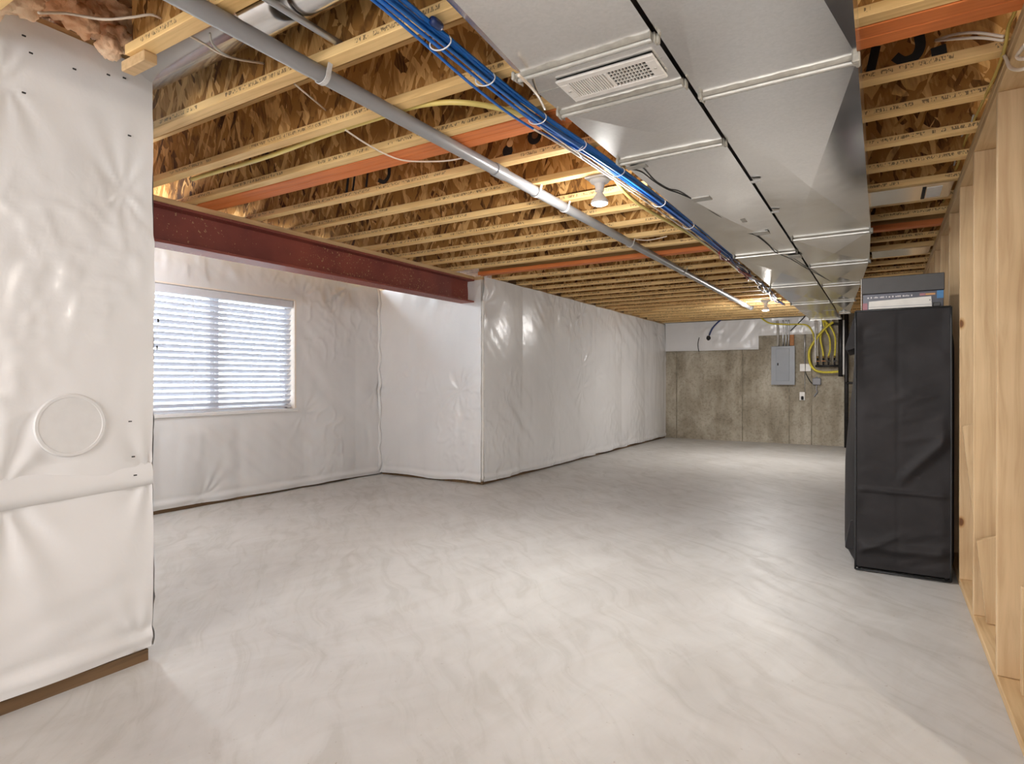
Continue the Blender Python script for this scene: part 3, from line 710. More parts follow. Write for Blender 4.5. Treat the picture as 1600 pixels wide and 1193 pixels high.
def seam(t, y, x0, x1, wid=.06, smear=True, tilt=0):
    mb = MB(); n = 26; vs = []; fs = []
    for i in range(n+1):
        x = x0+(x1-x0)*i/n
        k = random.uniform(.7, 1.15)
        for (dy, dz) in ((-wid*.5*k, .0025), (-wid*.3*k, -.006), (wid*.3*k, -.006), (wid*.55*random.uniform(.75, 1.2), .0025), (0, .01)):
            vs.append((x, y+dy+tilt*(i/n-.5), DZ0+dz-.001))
    for i in range(n):
        for k in range(5): fs.append((i*5+k, i*5+(k+1) % 5, (i+1)*5+(k+1) % 5, (i+1)*5+k))
    fs += [tuple(range(5)), tuple(n*5+k for k in range(5))]
    if smear: mb.add(vs, fs).build('mastic_seal', MASTIC, t, 50, True)
    MB().box((x0, y-.006, DZ0-.019), (x1, y+.006, DZ0-.006), .003).build('drive_cleat', CLEAT, t)
    for x in (x0, x1):
        mb = MB()
        for q in range(4): mb.box((x-.010*(x < -.8 or x > -.3)+.006*q*random.random(), y-.03+.012*q, DZ0-.018-.004*random.random()), (x+.001+.012*(-.57 < x), y-.012+.014*q, DZ0+.01), .004)
        mb.build('sealed_corner', MASTIC, t)
ld = thing('left_trunk_duct', 'left of two galvanized rectangular ducts, carrying the white register', 'duct', (-.82, 5, DZ0))
YS = [1.75, 2.075, 2.68, 5.22, 7.1, 8.83, 11.2]
trunk(ld, YS, lambda y: -1.052+.012*min(1, max(0, (y-2)/8)), lambda y: -.583)
# near transition piece with a sloping side
vs = [(-.80, -.8, DZ0), (-.585, -.8, DZ0), (-.583, 1.746, DZ0), (-1.03, 1.746, DZ0), (-.80, -.8, DZ1), (-.585, -.8, DZ1), (-.583, 1.746, DZ1), (-1.06, 1.746, DZ1), (-.90, -.8, DZ0+.08), (-1.075, 1.746, DZ0+.035)]
fs = [(0, 3, 2, 1), (4, 5, 6, 7), (1, 2, 6, 5), (0, 8, 9, 3), (8, 4, 7, 9), (0, 1, 5, 4, 8), (2, 3, 9, 7, 6)]
MB().add(vs, fs).build('transition_piece', GALV, ld, recalc=True)
for y in YS[:3]: seam(ld, y, -1.055, -.585)
for y in YS[3:]: seam(ld, y, -1.045, -.585, .02, False)
MB().box((-1.07, 9.8, DZ0-.012), (-.60, 9.84, DZ0-.009)).build('hanger_strap', STRAP, ld)
MB().box((-1.07, 1.88, DZ0-.0015), (-.6, 1.884, DZ0)).build('sheet_joint', CLEAT, ld)
rdk = thing('right_trunk_duct', 'right of two galvanized rectangular ducts, tapering towards the dark fabric wardrobe', 'duct', (-.3, 5, DZ0))
def xr_(y): return -.070 if y < 5.6 else (-.070-.13*(y-5.6)/1.8 if y < 7.4 else -.20-.22*(y-7.4)/2.9)
YR = [-.8, 2.215, 4.78, 6.0, 7.3, 8.8, 10.3]
trunk(rdk, YR, lambda y: -.568, xr_, .028)
seam(rdk, 2.215, -.566, -.075, .055, tilt=.10*0)
for y in YR[2:]: seam(rdk, y, -.566, xr_(y), .02, False)
for y in (3.25, 3.9): MB().box((-.575, y, DZ0-.014), (-.53, y+.035, DZ0-.011), .001).build('duct_clip', STRAP, rdk)

# register grille under the left duct
rg = thing('register_grille', 'white metal air register grille screwed under the left duct', 'grille', (-.785, 1.915, DZ0))
gx0, gx1, gy0, gy1 = -.955, -.613, 1.828, 1.992; gz = DZ0-.004
fr = MB()
hx0, hx1, hy0, hy1 = gx0+.035, gx1-.035, gy0+.030, gy1-.030
for bb in (((gx0, gy0), (gx1, hy0)), ((gx0, hy1), (gx1, gy1)), ((gx0, hy0), (hx0, hy1)), ((hx1, hy0), (gx1, hy1)), ((-.792, hy0), (-.778, hy1))):
    fr.box((*bb[0], gz-.010), (*bb[1], gz), .003)
fr.build('frame', WHITE, rg)
MB().box((hx0, hy0, gz-.0012), (hx1, hy1, gz-.0002)).build('shade_backing', DARK, rg)  # flat black plate stands in for the shade inside the duct opening
fb = MB()
n = 15
for i in range(n):
    x = hx0+(-.792-hx0)*(i+.5)/n
    fb.prism([(x-.0042, hy0, gz-.010), (x-.0002, hy0, gz-.010), (x+.003, hy0, gz-.002), (x-.0006, hy0, gz-.002)], (0, hy1-hy0, 0))
o = fb.build('louver_blades', WHITE, rg, recalc=True); o['kind'] = 'stuff'
gb_ = MB()
for i in range(1, 11):
    x = -.778+(hx1+.778)*i/11; gb_.box((x-.0013, hy0, gz-.009), (x+.0013, hy1, gz-.002))
for i in range(1, 5):
    y = hy0+(hy1-hy0)*i/5; gb_.box((-.778, y-.0012, gz-.0075), (hx1, y+.0012, gz-.002))
o = gb_.build('grid_bars', WHITE, rg); o['kind'] = 'stuff'
for x in (gx0+.017, gx1-.017): MB().lathe((x, (gy0+gy1)/2, gz-.012), [(.002, 0), (.005, .0006), (.005, .003)], 10).build('screw', CLEAT, rg, True, True)

# black thermostat wire taped to the left duct
wpts = [(985, 264), (1002, 268), (1022, 283), (1042, 295), (1062, 302), (1088, 314), (1100, 322), (1120, 335), (1145, 348), (1165, 362), (1182, 368), (1200, 382), (1212, 394), (1235, 404), (1262, 420), (1300, 440)]
tw = thing('thermostat_wire', 'thin black wire taped in a wavy line under the metal ducts', 'wire', at(1088, 314, z=DZ0-.004))
P = [at(u, v, z=DZ0-.009-.006*(i % 3 == 1)) for i, (u, v) in enumerate(wpts)]
MB().tube(P, .004, 6, 5).build('wire', BLACKW, tw, True)
for i in (0, 5, 8, 10, 13):
    p = P[i]; MB().box((p.x-.01, p.y-.045-.02*i*.3, DZ0-.016), (p.x+.09, p.y+.0, DZ0-.0105), .002).build('tape_patch', TAPE, tw)

# ------------------------------------------------------------------ cables
cb = thing('cable_bundle', 'thick bundle of blue data cables zip-tied along the left duct', 'cables', (-1.32, 4, 2.41))
path = [(-1.25, -.2), (-1.30, .8), (-1.315, 1.42), (-1.335, 2.03), (-1.33, 2.44), (-1.305, 2.81), (-1.275, 3.4), (-1.27, 4.07), (-1.258, 5.07), (-1.254, 6.1)]
SAG = [2.40, 2.415, 2.42, 2.42, 2.42, 2.425, 2.42, 2.43, 2.43, 2.435]
for k in range(12):
    ox, oz = random.uniform(-.032, .032), -random.uniform(0, .034)+.005
    P = []
    for i, (x, y) in enumerate(path):
        j = random.uniform(-.005, .005)
        P.append((x+ox+j, y+.02*random.random(), SAG[i]+oz+j*.7))
        if k == 0 and i in (3, 4): P[-1] = (x-.065, y, SAG[i]-.02)
        if k == 0 and i == 2: P[-1] = (x-.045, y, SAG[i]-.01)
    MB().tube(P, .0056, 8, 6).build('cable', BLUE, cb, True)
for k in range(3):
    ox = random.uniform(-.05, -.02)
    P = [(x+ox+random.uniform(-.006, .006), y, SAG[i]-.03+random.uniform(-.006, .004)) for i, (x, y) in enumerate(path) if y > 2.3]
    MB().tube(P, .004, 6, 6).build('cable', ROMEX, cb, True).__setitem__('label', 'white cable running with the blue ones')
for k in range(7):
    P = []
    for y in np.arange(6.0, 10.3, .35):
        P.append((-1.27-.015*(y-6)+random.uniform(-.05, .05), y, 2.425+random.uniform(-.035, .02)))
    MB().tube(P, .007, 6, 4).build('cable', NAVY if k < 5 else ROMEX, cb, True)
for k in range(3):
    P = [(-1.30+random.uniform(-.04, .04), y, 2.415+random.uniform(-.03, .02)) for y in np.arange(5.7, 7.4, .28)]
    MB().tube(P, .008, 6, 4).build('cable', REDW, cb, True).__setitem__('label', 'red cable twisted among the blue ones')
for (u, v) in ((703, 62), (772, 120), (850, 183), (912, 226), (968, 268), (1032, 317), (1078, 352)):
    c = at(u, v, z=2.405); px_ = float(np.interp(c.y, [q[1] for q in path], [q[0] for q in path]))
    pts = [(px_+.041*math.cos(a), c.y+.008*math.cos(a), 2.408+.027*math.sin(a)) for a in np.linspace(0, 2*PI, 21)]
    MB().tube(pts, .0028, 5).build('cable_tie', WHITE, cb, True)
c = at(911, 228, z=2.40); MB().tube([c, c+Vector((-.03, 0, -.02)), at(911, 250, z=2.36)], .0025, 5).build('cable_tie', WHITE, cb, True)
c = at(683, 38, z=2.42); MB().lathe((c.x, c.y-.03, c.z), [(.013, 0), (.016, .01), (.016, .04), (.013, .05)], 10, 'y').build('tape_wrap', NAVY, cb, True, True)

def cable(name, pts, r, mat, label, cat='cable', group=None, sm=6, parent=None):
    if parent: return MB().tube(pts, r, 8, sm).build(name, mat, parent, True)
    o = MB().tube(pts, r, 8, sm).build(name, mat, None, True); return tag(o, label, cat, group)
# yellow tubing looping under joist
pex = [(300, 280, 2.464), (330, 271, 2.464), (420, 244, 2.466), (520, 207, 2.468), (600, 181, 2.468), (640, 168, 2.467), (680, 161, 2.455), (720, 160, 2.442), (760, 165, 2.438), (800, 174, 2.435), (860, 192, 2.43), (915, 227, 2.43), (950, 262, 2.43), (972, 295, 2.43), (1000, 320, 2.43), (1040, 344, 2.435), (1075, 364, 2.43), (1110, 387, 2.43), (1140, 411, 2.435), (1155, 424, 2.44)]
cable('yellow_tubing', [at(u, v, z=z) for u, v, z in pex], .0125, YELLOW, 'pale yellow flexible tube looping under the joists to the blue cables', 'tube')
def yweb(k): return (JY.get(k, 1.235+.42*k))-FW/2-.006
def cab2(pts): return [at(u, v, y=y) for u, v, y in pts]
cable('electrical_cable', cab2([(60, 20, .9), (105, 21, 1.0), (160, 30, 1.06), (205, 27, 1.12), (235, 23, 1.16), (252, 29, yweb(0))]), .0045, ROMEX, 'white cable crossing in front of the pink insulation', 'cable')
cable('electrical_cable', cab2([(295, 55, 1.25), (318, 68, 1.30), (345, 84, 1.38), (370, 92, 1.47), (392, 96, 1.55), (412, 99, yweb(1))]), .0045, ROMEX, 'white cable drooping below the shiny round duct', 'cable')
cable('electrical_cable', cab2([(328, 52, 1.27), (332, 68, 1.31), (345, 81, 1.36), (358, 88, 1.42)]), .004, GREYW, 'short dark cable stub hanging against the shiny round duct', 'cable')
cable('electrical_cable', cab2([(460, 131, 1.67), (478, 146, 1.78), (495, 160, 1.92), (509, 172, yweb(2))]), .004, ROMEX, 'short white cable in the bay right behind the second joist', 'cable')
cable('electrical_cable', [at(u, v, z=z) for u, v, z in ((540, 203, 2.446), (570, 223, 2.444), (605, 242, 2.443), (635, 251, 2.442), (680, 252, 2.443), (705, 250, 2.446), (726, 246, 2.448))], .0045, ROMEX, 'white cable sagging across the orange beam under the grey pipe', 'cable')
cable('electrical_cable', cab2([(810, 117, 1.68), (828, 134, 1.78), (842, 152, 1.92), (851, 170, yweb(2))]), .005, ROMEX, 'white cable between the blue bundle and the duct edge', 'cable')
cable('electrical_cable', [at(u, v, z=2.4485) for u, v in ((1042, 369), (1030, 372), (1012, 375), (994, 374))], .004, ROMEX, 'white cable meeting the grey pipe in the middle of the ceiling', 'cable')
# right of the ducts
cable('electrical_cable', cab2([(1462, 63, yweb(4)), (1490, 54, 2.80), (1525, 51, 2.72), (1568, 57, 2.66)]), .005, ROMEX, 'upper of two white cables leaving a joist near the stud wall', 'cable')
cable('electrical_cable', cab2([(1462, 64, yweb(4)), (1490, 61, 2.79), (1530, 59, 2.72), (1568, 63, 2.68)]), .005, ROMEX, 'lower of two white cables leaving a joist near the stud wall', 'cable')
cable('electrical_cable', [at(u, v, x=.378) for u, v in ((1594, -8), (1585, 20), (1576, 42), (1570, 75), (1557, 112), (1535, 160), (1510, 215), (1497, 256), (1484, 285), (1474, 318))], .006, YROMEX, 'yellow cable stapled along the top plate of the stud wall', 'cable')
cable('electrical_cable', [at(u, v, x=.370) for u, v in ((1521, 180), (1516, 195), (1503, 212), (1494, 232), (1491, 257), (1481, 275), (1474, 300), (1466, 318), (1463, 345), (1452, 365), (1447, 385), (1425, 398))], .0045, GREYW, 'grey cable drooping loosely below the stud wall top plate', 'cable')
cable('electrical_cable', [at(u, v, x=XS-.008) for u, v in ((1564, 80), (1572, 92), (1578, 105), (1590, 109), (1604, 106))], .006, ROMEX, 'white cable bending round the top of the nearest stud', 'cable')
cable('electrical_cable', [at(u, v, x=XS-.012) for u, v in ((1603, 68), (1594, 80), (1589, 88), (1594, 92), (1604, 91))], .006, ROMEX, 'white cable loop sticking out at the upper right frame edge', 'cable')
# insulated elbow ends on joists at the right
# panned metal in a joist bay at the right
pb = thing('panned_joist_bay', 'shiny sheet metal closing a joist bay beside the stud wall', 'duct', (.14, 4.78, ZC))
MB().box((-.09, 4.575, ZC-.006), (.372, 4.935, ZC-.003)).build('sheet_panel', GALV2, pb)
MB().box((.215, 4.62, ZC-.009), (.235, 4.90, ZC-.006)).build('slide_gate', DARK, pb)
MB().box((.24, 4.64, ZC-.009), (.32, 4.88, ZC-.006)).build('paper_sticker', WHITE, pb)
pb = thing('panned_joist_bay', 'small sheet metal panel in a joist bay above the wardrobe boxes', 'duct', (.14, 6.7, ZC))
MB().box((-.09, 6.68, ZC-.006), (.372, 7.03, ZC-.003)).build('sheet_panel', GALV2, pb)

# ------------------------------------------------------------------ insulation above the left wall
def blob(c, r, sx, sy, sz, seed):
    import bmesh
    bm = bmesh.new(); bmesh.ops.create_icosphere(bm, subdivisions=4, radius=1)
    V = np.array([v.co for v in bm.verts])
    n = fbm(V[:, 0]*2+V[:, 2]*1.7+seed, V[:, 1]*2-V[:, 2]*1.3+seed*.7, seed, 4)+.6*fbm(V[:, 0]*5+V[:, 2]*3, V[:, 1]*5+seed, seed+3, 2)
    for v, k in zip(bm.verts, n):
        s_ = r*(1+.75*k); v.co = Vector((c[0]+v.co.x*s_*sx, c[1]+v.co.y*s_*sy, c[2]+v.co.z*s_*sz))
    vs = [v.co.copy() for v in bm.verts]; fs = [tuple(v.index for v in f.verts) for f in bm.faces]; bm.free(); return vs, fs
ins = MB()
for i, (u, v, x, r) in enumerate(((20, -22, -2.74, .12), (36, 2, -2.66, .06), (80, -18, -2.76, .12), (92, 6, -2.67, .062), (130, -12, -2.78, .13), (124, 30, -2.66, .06), (150, 30, -2.70, .075), (178, 20, -2.72, .09), (186, 62, -2.65, .055), (172, 74, -2.635, .045), (198, 10, -2.72, .085), (160, -30, -2.76, .12), (-40, -20, -2.74, .12), (-90, -40, -2.76, .13), (60, -60, -2.78, .14), (110, 2, -2.70, .07), (65, -14, -2.69, .055))):
    p = at(u, v, x=x); ins.add(*blob(p, r, .95, 1.0, .95, 5+i))
o = ins.build('insulation_batt', PINKINS, None, True); tag(o, 'pink fiberglass insulation stuffed above the left plastic-covered wall', 'insulation')

# ------------------------------------------------------------------ round cover on the left wall
rc = thing('round_cover', 'large white round cover on the left plastic-covered wall', 'cover', (XL+.03, 1.10, 1.05))
MB().lathe((XL+.03, 1.10, 1.047), [(.118, -.02), (.124, .0), (.124, .004), (.120, .008), (.110, .008), (.108, .006), (.04, .007), (.01, .007)], 48, 'x').build('lid', plain('grey_white_lid', (.66, .66, .66), .45, 0, .03), rc, 40, True)

# ------------------------------------------------------------------ wardrobe
RX0, RX1, RY0, RY1, RZ1 = -.150, .350, 4.47, 5.45, 1.668
wd = thing('fabric_wardrobe', 'tall black fabric wardrobe standing against the stud wall', 'wardrobe', ((RX0+RX1)/2, (RY0+RY1)/2, 0))
def cloth(o, eu, ev, nrm, W, H, fn, name, mat=FABRIC, du=.012):
    nu, nv = int(W/du)+1, int(H/du)+1
    u = np.linspace(0, W, nu); v = np.linspace(0, H, nv); Ug, Vg = np.meshgrid(u, v); d = fn(Ug, Vg)
    O, e, f, n = Vector(o), Vector(eu), Vector(ev), Vector(nrm)
    P = np.stack([O[i]+e[i]*Ug+f[i]*Vg+n[i]*d for i in range(3)], -1).reshape(-1, 3)
    flip = e.cross(f).dot(n) < 0
    fs = [((j*nu+i, j*nu+i+1, (j+1)*nu+i+1, (j+1)*nu+i)[::-1] if flip else (j*nu+i, j*nu+i+1, (j+1)*nu+i+1, (j+1)*nu+i)) for j in range(nv-1) for i in range(nu-1)]
    m = bpy.data.meshes.new(name); m.from_pydata(P.tolist(), [], fs); m.materials.append(mat); shade(m); m.update(); return link(name, m, wd)
W_, H_ = RX1-RX0, RZ1-.03
def front(U, V):
    e = sstep(0, .05, U)*sstep(0, .05, W_-U)*sstep(0, .04, V)*sstep(0, .04, H_-V)
    d = .018*fbm(U*3, V*2.2, 5, 3)+.012*fbm((U*.9+V*.45)*3, (V-U*.35)*14, 9, 3)*sstep(.35, .6, vnoise(U*3, V*2, 4))
    d += .014*fbm(U*4+4, V*9, 19, 2)*sstep(.5, 1.1, V)
    d -= .003*np.exp(-((U-W_*.47)/.004)**2)
    d += .010*fbm(U*2.2+7, V*6+U*2, 29, 3)
    d += .010*np.exp(-((V-.50+.02*U)/.010)**2)*(.4+vnoise(U*9, V*0, 3))
    d += .012*np.exp(-((V-.13-.03*np.abs(U-.25)*2)/.03)**2)
    k = (U-.24)*.75-(V-.52)*-.9
    d += .012*np.exp(-(((V-.55)-(U-.22)*1.1)/.045)**2)*sstep(.2, .3, U)
    d += .010*np.exp(-(((V-.10)-(U-.02)*.55)/.02)**2)*sstep(.33, .1, U)
    return 1.8*d*e+.004
cloth((RX0, RY0, .03), (1, 0, 0), (0, 0, 1), (0, -1, 0), W_, H_, front, 'front_panel')
def top_(U, V): return .006*fbm(U*5, V*5, 3, 2)
cloth((RX0, RY0, RZ1), (1, 0, 0), (0, 1, 0), (0, 0, 1), W_, RY1-RY0, top_, 'top_panel', du=.025)
D_ = RY1-RY0
def left_(U, V):
    k = U/D_
    return .07*np.sin(PI*np.clip(k, 0, 1))*(.25+.9*sstep(1.5, .5, V))*sstep(0, .06, V)+.015*fbm(U*5, V*2, 8, 3)*sstep(0, .08, U)
cloth((RX0, RY0, .02), (0, 1, 0), (0, 0, 1), (-1, 0, 0), D_, RZ1-.02, left_, 'side_panel', du=.02)
def right_(U, V):
    k = U/D_; return .032*np.sin(PI*np.clip(k*2.2, 0, 1))*sstep(0, .1, V)*sstep(1.65, 1.4, V)
cloth((RX1, RY0, .02), (0, 1, 0), (0, 0, 1), (1, 0, 0), D_, RZ1-.02, right_, 'side_panel', du=.02)
cloth((RX0, RY1, .02), (1, 0, 0), (0, 0, 1), (0, 1, 0), W_, RZ1-.02, lambda U, V: .01*fbm(U*3, V*3, 2, 2), 'back_panel', du=.05)
cloth((RX0+.004, RY0+.004, .02), (1, 0, 0), (0, 1, 0), (0, 0, -1), W_-.008, D_-.008, lambda U, V: .0*U, 'base_panel', du=.1)
for x in (RX0, RX1): MB().tube([(x, RY0-.003, .008), (x+.002, RY0-.003, .8), (x, RY0-.003, RZ1)], .006, 8, 6).build('piping', PIPING, wd, True)
for z in (.010, RZ1): MB().tube([(RX0, RY0-.003, z), (RX1, RY0-.003, z)], .006, 8).build('piping', PIPING, wd, True)
for (x, y) in ((RX0+.02, RY0+.02), (RX1-.02, RY0+.02), (RX0+.02, RY1-.02), (RX1-.02, RY1-.02)): MB().tube([(x, y, 0), (x, y, RZ1-.01)], .009, 8).build('frame_pole', IRON, wd)
# rolled side flap hanging out on the left
fp = [(RX0-.004, RZ1-.02), (RX0-.016, RZ1-.06), (RX0-.030, RZ1-.12), (RX0-.048, RZ1-.19), (RX0-.060, RZ1-.235), (RX0-.050, RZ1-.250), (RX0-.028, RZ1-.245), (RX0-.006, RZ1-.235)]
mb = MB(); vs = []; fs = []
for y in (RY0+.004, RY0+.25, RY0+.5, RY0+.9):
    vs += [(x-.02*(y-RY0), y, z) for x, z in fp]
n = len(fp)
fs.append(tuple(range(n)))
for i in range(3):
    for k in range(n-1): fs.append((i*n+k, i*n+k+1, (i+1)*n+k+1, (i+1)*n+k))
mb.add(vs, fs).build('rolled_flap', FABRIC, wd, 50, True)
vs = [(RX0-.030, RY0+.06, .30), (RX0-.062, RY0+.1, .115), (RX0-.05, RY0+.12, .100), (RX0-.01, RY0+.05, .12), (RX0-.002, RY0+.04, .32), (RX0-.002, RY0+.3, .32), (RX0-.075, RY0+.35, .12), (RX0-.002, RY0+.3, .1)]
MB().add(vs, [(0, 1, 2, 3, 4), (0, 5, 6, 1), (1, 6, 7, 2), (2, 7, 3), (3, 7, 5, 4), (0, 4, 5), (5, 7, 6)]).build('loose_flap', FABRIC, wd, recalc=True)

# things on top of the wardrobe
gb = thing('game_box', 'large dark flat box with a printed lower half, on the fabric wardrobe', 'box', (.1, 4.66, RZ1+.006))
MB().box((-.113, 4.53, RZ1+.008), (.318, 4.85, RZ1+.112), .003).build('box_tray', BOXPR, gb)
MB().box((-.117, 4.526, RZ1+.113), (.322, 4.854, RZ1+.218), .003).build('box_lid', BOXDK, gb)
MB().box((-.121, 4.524, RZ1+.010), (-.1175, 4.56, RZ1+.212)).build('white_edge', BOXWH, gb)
GL1 = plain('pale_print', (.55, .52, .52), .5); GL2 = plain('warm_print', (.55, .26, .08), .5); GL3 = plain('blue_print', (.04, .16, .34), .5); GL4 = plain('pink_print', (.30, .12, .14), .5)
mb = MB(); x = -.085
while x < .155:
    wv = random.uniform(.004, .0085); mb.box((x, 4.529, RZ1+.084), (x+wv, 4.5302, RZ1+.084+random.choice((.008, .010, .010)))); x += wv+random.choice((.003, .003, .010))
o = mb.build('print_strip', GL1, gb); o['kind'] = 'stuff'
MB().box((.195, 4.529, RZ1+.084), (.225, 4.5302, RZ1+.098)).build('print_patch', GL4, gb)
MB().box((.226, 4.529, RZ1+.085), (.275, 4.5302, RZ1+.096)).build('print_patch', GL2, gb)
MB().box((.283, 4.529, RZ1+.062), (.317, 4.5302, RZ1+.110)).build('print_patch', GL3, gb)
MB().box((-.112, 4.529, RZ1+.012), (-.085, 4.5302, RZ1+.055)).build('print_patch', GL4, gb)
wb_ = thing('white_box', 'flat white cardboard box lying in front of the dark box', 'box', (.09, 4.5, RZ1+.006))
vs = [(-.078, 4.485, RZ1+.010), (.256, 4.485, RZ1+.010), (.256, 4.522, RZ1+.010), (-.078, 4.522, RZ1+.010), (-.076, 4.485, RZ1+.060), (.252, 4.485, RZ1+.072), (.252, 4.522, RZ1+.072), (-.076, 4.522, RZ1+.060)]
MB().add(vs, [(0, 3, 2, 1), (4, 5, 6, 7), (0, 1, 5, 4), (1, 2, 6, 5), (2, 3, 7, 6), (3, 0, 4, 7)]).build('box_body', BOXWH, wb_)
MB().box((-.079, 4.4835, RZ1+.022), (.257, 4.4852, RZ1+.0245)).build('lid_edge', GREYBOX, wb_)
MB().box((.243, 4.4835, RZ1+.046), (.248, 4.4852, RZ1+.052)).build('dot_mark', DARK, wb_)
tag(MB().box((.262, 4.49, RZ1+.008), (.300, 4.522, RZ1+.034), .004).build('small_box', BOXDK), 'little brown box at the right end of the white box', 'box')

# ------------------------------------------------------------------ service wall
YW = YE
def onwall(u, v, d=0): return at(u, v, y=YW-d)
ep = thing('breaker_panel', 'grey steel electrical panel on the concrete wall', 'panel', onwall(1224, 601))
a = onwall(1206, 542, .09); b = onwall(1241, 600, .09)
MB().box((a.x, YW-.085, b.z), (b.x, YW-.001, a.z), .004).build('panel_box', PANEL, ep)
MB().box((a.x-.012, YW-.098, b.z-.012), (b.x+.012, YW-.084, a.z+.012), .004).build('cover', PANEL, ep)
MB().box((a.x+.075, YW-.106, b.z+.06), (b.x-.085, YW-.097, a.z-.035), .004).build('door', PANEL2, ep)
MB().box((a.x+.10, YW-.112, (a.z+b.z)/2+.0), (a.x+.122, YW-.105, (a.z+b.z)/2+.05), .003).build('latch', DARK, ep)
for i, (u, r, nm) in enumerate(((1215.5, .024, 'thick grey'), (1223.5, .012, 'first thin'), (1228, .010, 'middle thin'), (1232.5, .012, 'last thin'))):
    p = onwall(u, 541, .05)
    tag(MB().tube([(p.x, YW-.05, a.z+.013), (p.x, YW-.05, 2.25), (p.x+(.0 if i else -.015), YW-.06, 2.40)], r, 10, 3).build('electrical_conduit', GREYW if i == 0 else EMT, None, True),
        ['thick grey cable sleeve entering the top left of the electrical panel', 'thin steel conduit above the panel, next to the thick grey sleeve', 'thin steel conduit in the middle above the electrical panel', 'thin steel conduit above the panel beside the orange wood block'][i], 'conduit')
p = onwall(1234.5, 540); q = onwall(1241, 517)
tag(MB().box((p.x, YW-.04, p.z), (q.x, YW-.001, q.z), .003).build('wood_block', COPPERWOOD), 'orange wood block fixed above the right side of the electrical panel', 'block')
cable('electrical_cable', [onwall(1235, 517, .06), onwall(1243, 509, .06), onwall(1255, 497, .06), at(1262, 488, y=YW-.1)], .010, BLACKW, 'black cable slanting up from the orange wood block', 'cable')
p = onwall(1257.5, 575, .03)
tag(MB().tube([(p.x, YW-.03, p.z), (p.x, YW-.03, 2.40)], .013, 10).build('electrical_conduit', EMT, None, True), 'long thin steel conduit rising from the twin wall boxes', 'conduit')
p = onwall(1257.5, 583, .012)
tag(MB().tube([(p.x, YW-.012, onwall(1254, 612).z), (p.x, YW-.012, p.z)], .006, 6).build('electrical_cable', EMT, None, True), 'thin vertical cable between twin wall boxes and outlet', 'cable')
p = onwall(1250, 580); q = onwall(1267.5, 568)
jb = thing('outlet_box', 'white double outlet box on the concrete right of the panel', 'outlet', ((p.x+q.x)/2, YW, p.z))
MB().box((p.x, YW-.045, p.z), ((p.x+q.x)/2-.004, YW-.001, q.z), .005).build('cover_plate', WHITE, jb)
MB().box(((p.x+q.x)/2+.004, YW-.045, p.z), (q.x, YW-.001, q.z), .005).build('cover_plate', WHITE, jb)
p = onwall(1249.5, 625); q = onwall(1258, 612)
jb = thing('wall_outlet', 'single white outlet with a black plug low on the concrete wall', 'outlet', ((p.x+q.x)/2, YW, p.z))
MB().box((p.x, YW-.04, p.z), (q.x, YW-.001, q.z), .005).build('cover_plate', WHITE, jb)
MB().box((p.x+.03, YW-.075, p.z+.01), (q.x-.02, YW-.039, p.z+.08), .01).build('plug', DARK, jb)
p = onwall(1270, 601); q = onwall(1283, 590)
jb = thing('junction_box', 'grey plastic control box hanging below the yellow gas lines', 'box', ((p.x+q.x)/2, YW, p.z))
MB().box((p.x, YW-.07, p.z), (q.x, YW-.001, q.z), .012).build('housing', GREYBOX, jb)
MB().box((p.x+.05, YW-.06, q.z-.002), (q.x-.05, YW-.01, q.z+.02), .006).build('knockout', GREYBOX, jb)
MB().tube([onwall(1276, 601, .03), onwall(1275.5, 608, .03), onwall(1277, 612, .03), onwall(1272, 619, .02)], .012, 6, 4).build('lead_wire', GREYBOX, jb, True)
cable('electrical_cable', [onwall(1258, 580, .03), onwall(1262, 589, .03), onwall(1267, 597, .03), onwall(1271, 599, .03)], .008, BLACKW, 'dark cable from the double outlet box to the grey control box', 'cable')
# white horizontal ledger wire and yellow cable along the far poly
cable('gas_tube', [onwall(u, v, .10) for u, v in ((1186, 493), (1194, 500), (1205, 505), (1230, 506.5), (1258, 507), (1268, 516), (1272, 528), (1273, 540))], .014, YELCSST, 'yellow gas tube running across the plastic above the panel', 'tube')
cable('electrical_cable', [onwall(u, v, .08) for u, v in ((1130, 497), (1122, 503), (1113, 513), (1108, 524))], .016, NAVY, 'dark cable arching into the far plastic sheet', 'cable')
p = onwall(1106.5, 528, .05); tag(MB().lathe((p.x, YW-.06, p.z), [(.02, 0), (.05, .005), (.055, .02), (.04, .03)], 12, 'y').build('cable_collar', DARK, None, True, True), 'dark round collar where a cable enters the far plastic', 'collar')
cable('electrical_cable', [onwall(u, v, .07) for u, v in ((1092.5, 527), (1091, 533), (1090.5, 540), (1092, 549))], .007, DARK, 'thin dark cord hanging over the far plastic edge', 'cable')
# gas manifold
gm = thing('gas_manifold', 'black iron gas manifold with brass valves beside the wardrobe', 'manifold', onwall(1290, 575, .15))
zz_ = onwall(1290, 571.5, .15).z; x0 = onwall(1274, 571, .15).x; x1 = onwall(1313, 571, .15).x
MB().tube([(x0, YW-.15, zz_), (x1, YW-.15, zz_)], .022, 10).build('header_pipe', IRON, gm, True)
BRASS = plain('brass_fitting', (.40, .27, .10), .35, .9, .15)
for i, u in enumerate((1277.5, 1286.5, 1294.5, 1304)):
    x = onwall(u, 560, .15).x
    MB().tube([(x, YW-.15, zz_), (x, YW-.15, zz_+.15)], .017, 8).build('valve_body', IRON, gm, True)
    MB().box((x-.03, YW-.185, zz_+.085), (x+.045, YW-.165, zz_+.10), .003).build('valve_handle', COPPERWOOD if i < 2 else IRON, gm)
    MB().tube([(x, YW-.15, zz_+.15), (x, YW-.15, zz_+.185)], .021, 8).build('fitting', BRASS, gm, True)
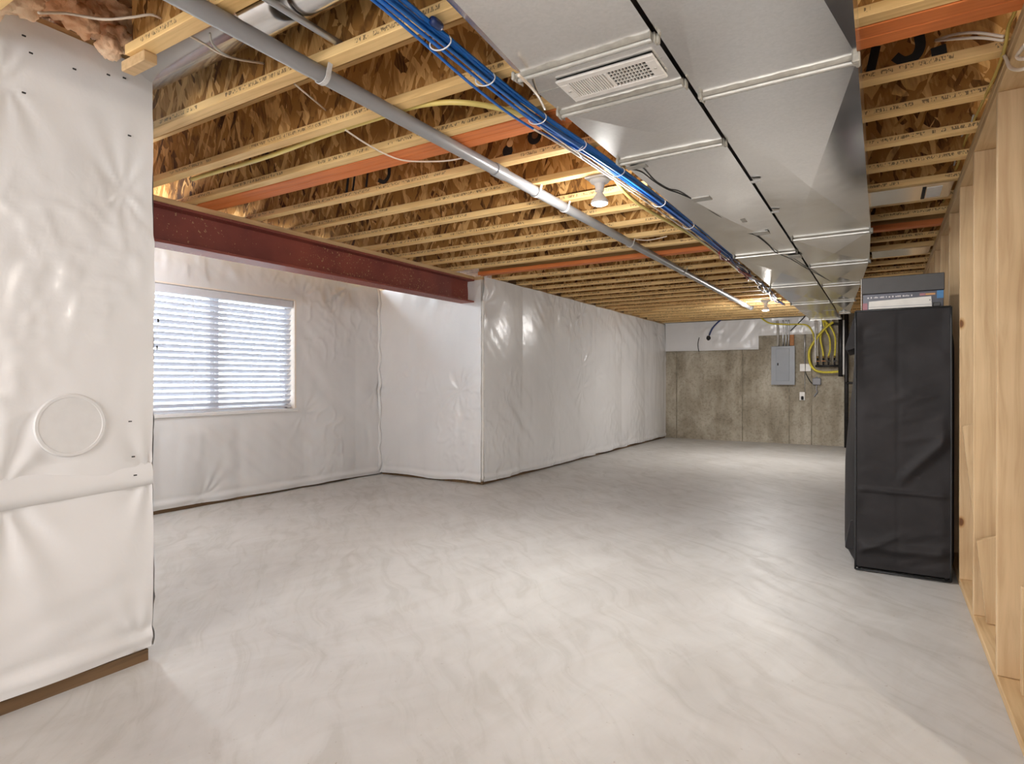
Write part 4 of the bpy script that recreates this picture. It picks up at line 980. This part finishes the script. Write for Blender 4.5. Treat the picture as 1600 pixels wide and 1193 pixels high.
for i, (u0, pts, lab) in enumerate(((1277.5, ((1277, 545), (1278, 530), (1283, 518), (1292, 508), (1299, 503)), 'leftmost yellow gas line above the manifold'),
        (1286.5, ((1285, 545), (1282, 530), (1284, 518), (1291, 508), (1288, 498)), 'second yellow gas line from the left above the manifold'),
        (1294.5, ((1297, 545), (1296, 528), (1290, 515), (1286, 503), (1283, 492)), 'third yellow gas line from the left above the manifold'),
        (1304, ((1305, 545), (1305, 528), (1300, 514), (1293, 505), (1285, 500)), 'rightmost yellow gas line above the manifold'))):
    x = onwall(u0, 560, .15).x
    cable('gas_line', [(x, YW-.15, zz_+.186)]+[onwall(u, v, .15) for u, v in pts]+[(onwall(pts[-1][0], 480, .15).x, YW-.2, 2.44)], .016, YELCSST if i else GREYW, lab, parent=gm)
cable('gas_line', [onwall(u, v, .17) for u, v in ((1312, 580), (1300, 581), (1285, 581), (1274, 578), (1267, 570), (1264, 558), (1265, 546), (1271, 535), (1280, 523), (1292, 510), (1302, 503))], .022, YELCSST, 'loop', parent=gm)
for (u, r, zb, zt, mt, lab) in ((1313.5, .040, 588, 488, IRON, 'left black iron riser pipe beside the gas manifold'), (1318, .022, 585, 500, WHITE, 'white plastic riser pipe between the black iron pipes'), (1322.5, .036, 693, 470, IRON, 'right black iron riser pipe running down to the floor'), (1274.0, .014, 566, 500, STRAP, 'white vertical pipe left of the yellow gas lines')):
    p = onwall(u, zb, .2); q = onwall(u, zt, .2)
    z0_ = max(0, p.z) if zb < 690 else 0
    tag(MB().tube([(p.x, YW-.2, z0_), (p.x, YW-.2, min(q.z, 2.44))], r, 12).build('riser_pipe', mt, None, True), lab, 'pipe')
p = onwall(1297, 506, .2); q = onwall(1323, 506, .2)
tag(MB().tube([(p.x, YW-.14, p.z), (q.x, YW-.14, p.z)], .02, 8).build('gas_pipe', IRON, None, True), 'short horizontal black pipe at the top of the yellow gas lines', 'pipe')
p = onwall(1322, 598, .2); q = onwall(1340, 598, .2)
tag(MB().tube([(p.x, YW-.26, p.z), (q.x, YW-.26, p.z)], .02, 8).build('gas_pipe', IRON, None, True), 'black branch pipe leading behind the wardrobe', 'pipe')

# small offcut standing in the nearest stud bay
tag(MB().box((.445, 2.92, .039), (.485, 2.958, .445), .003).build('offcut_board', STUD), 'short pale offcut standing on the plate beside the nearest stud', 'board')

GROUPS = {'electrical_cable': 'loose electrical cables', 'electrical_conduit': 'electrical conduits', 'riser_pipe': 'riser pipes beside the gas manifold', 'gas_pipe': 'black gas pipes', 'panned_joist_bay': 'sheet metal panels in joist bays'}
for o in bpy.data.objects:
    g = GROUPS.get(o.name.split('.')[0])
    if g and o.parent is None: o['group'] = g
for o in list(bpy.data.objects):
    if '_base' in o.keys(): del o['_base']
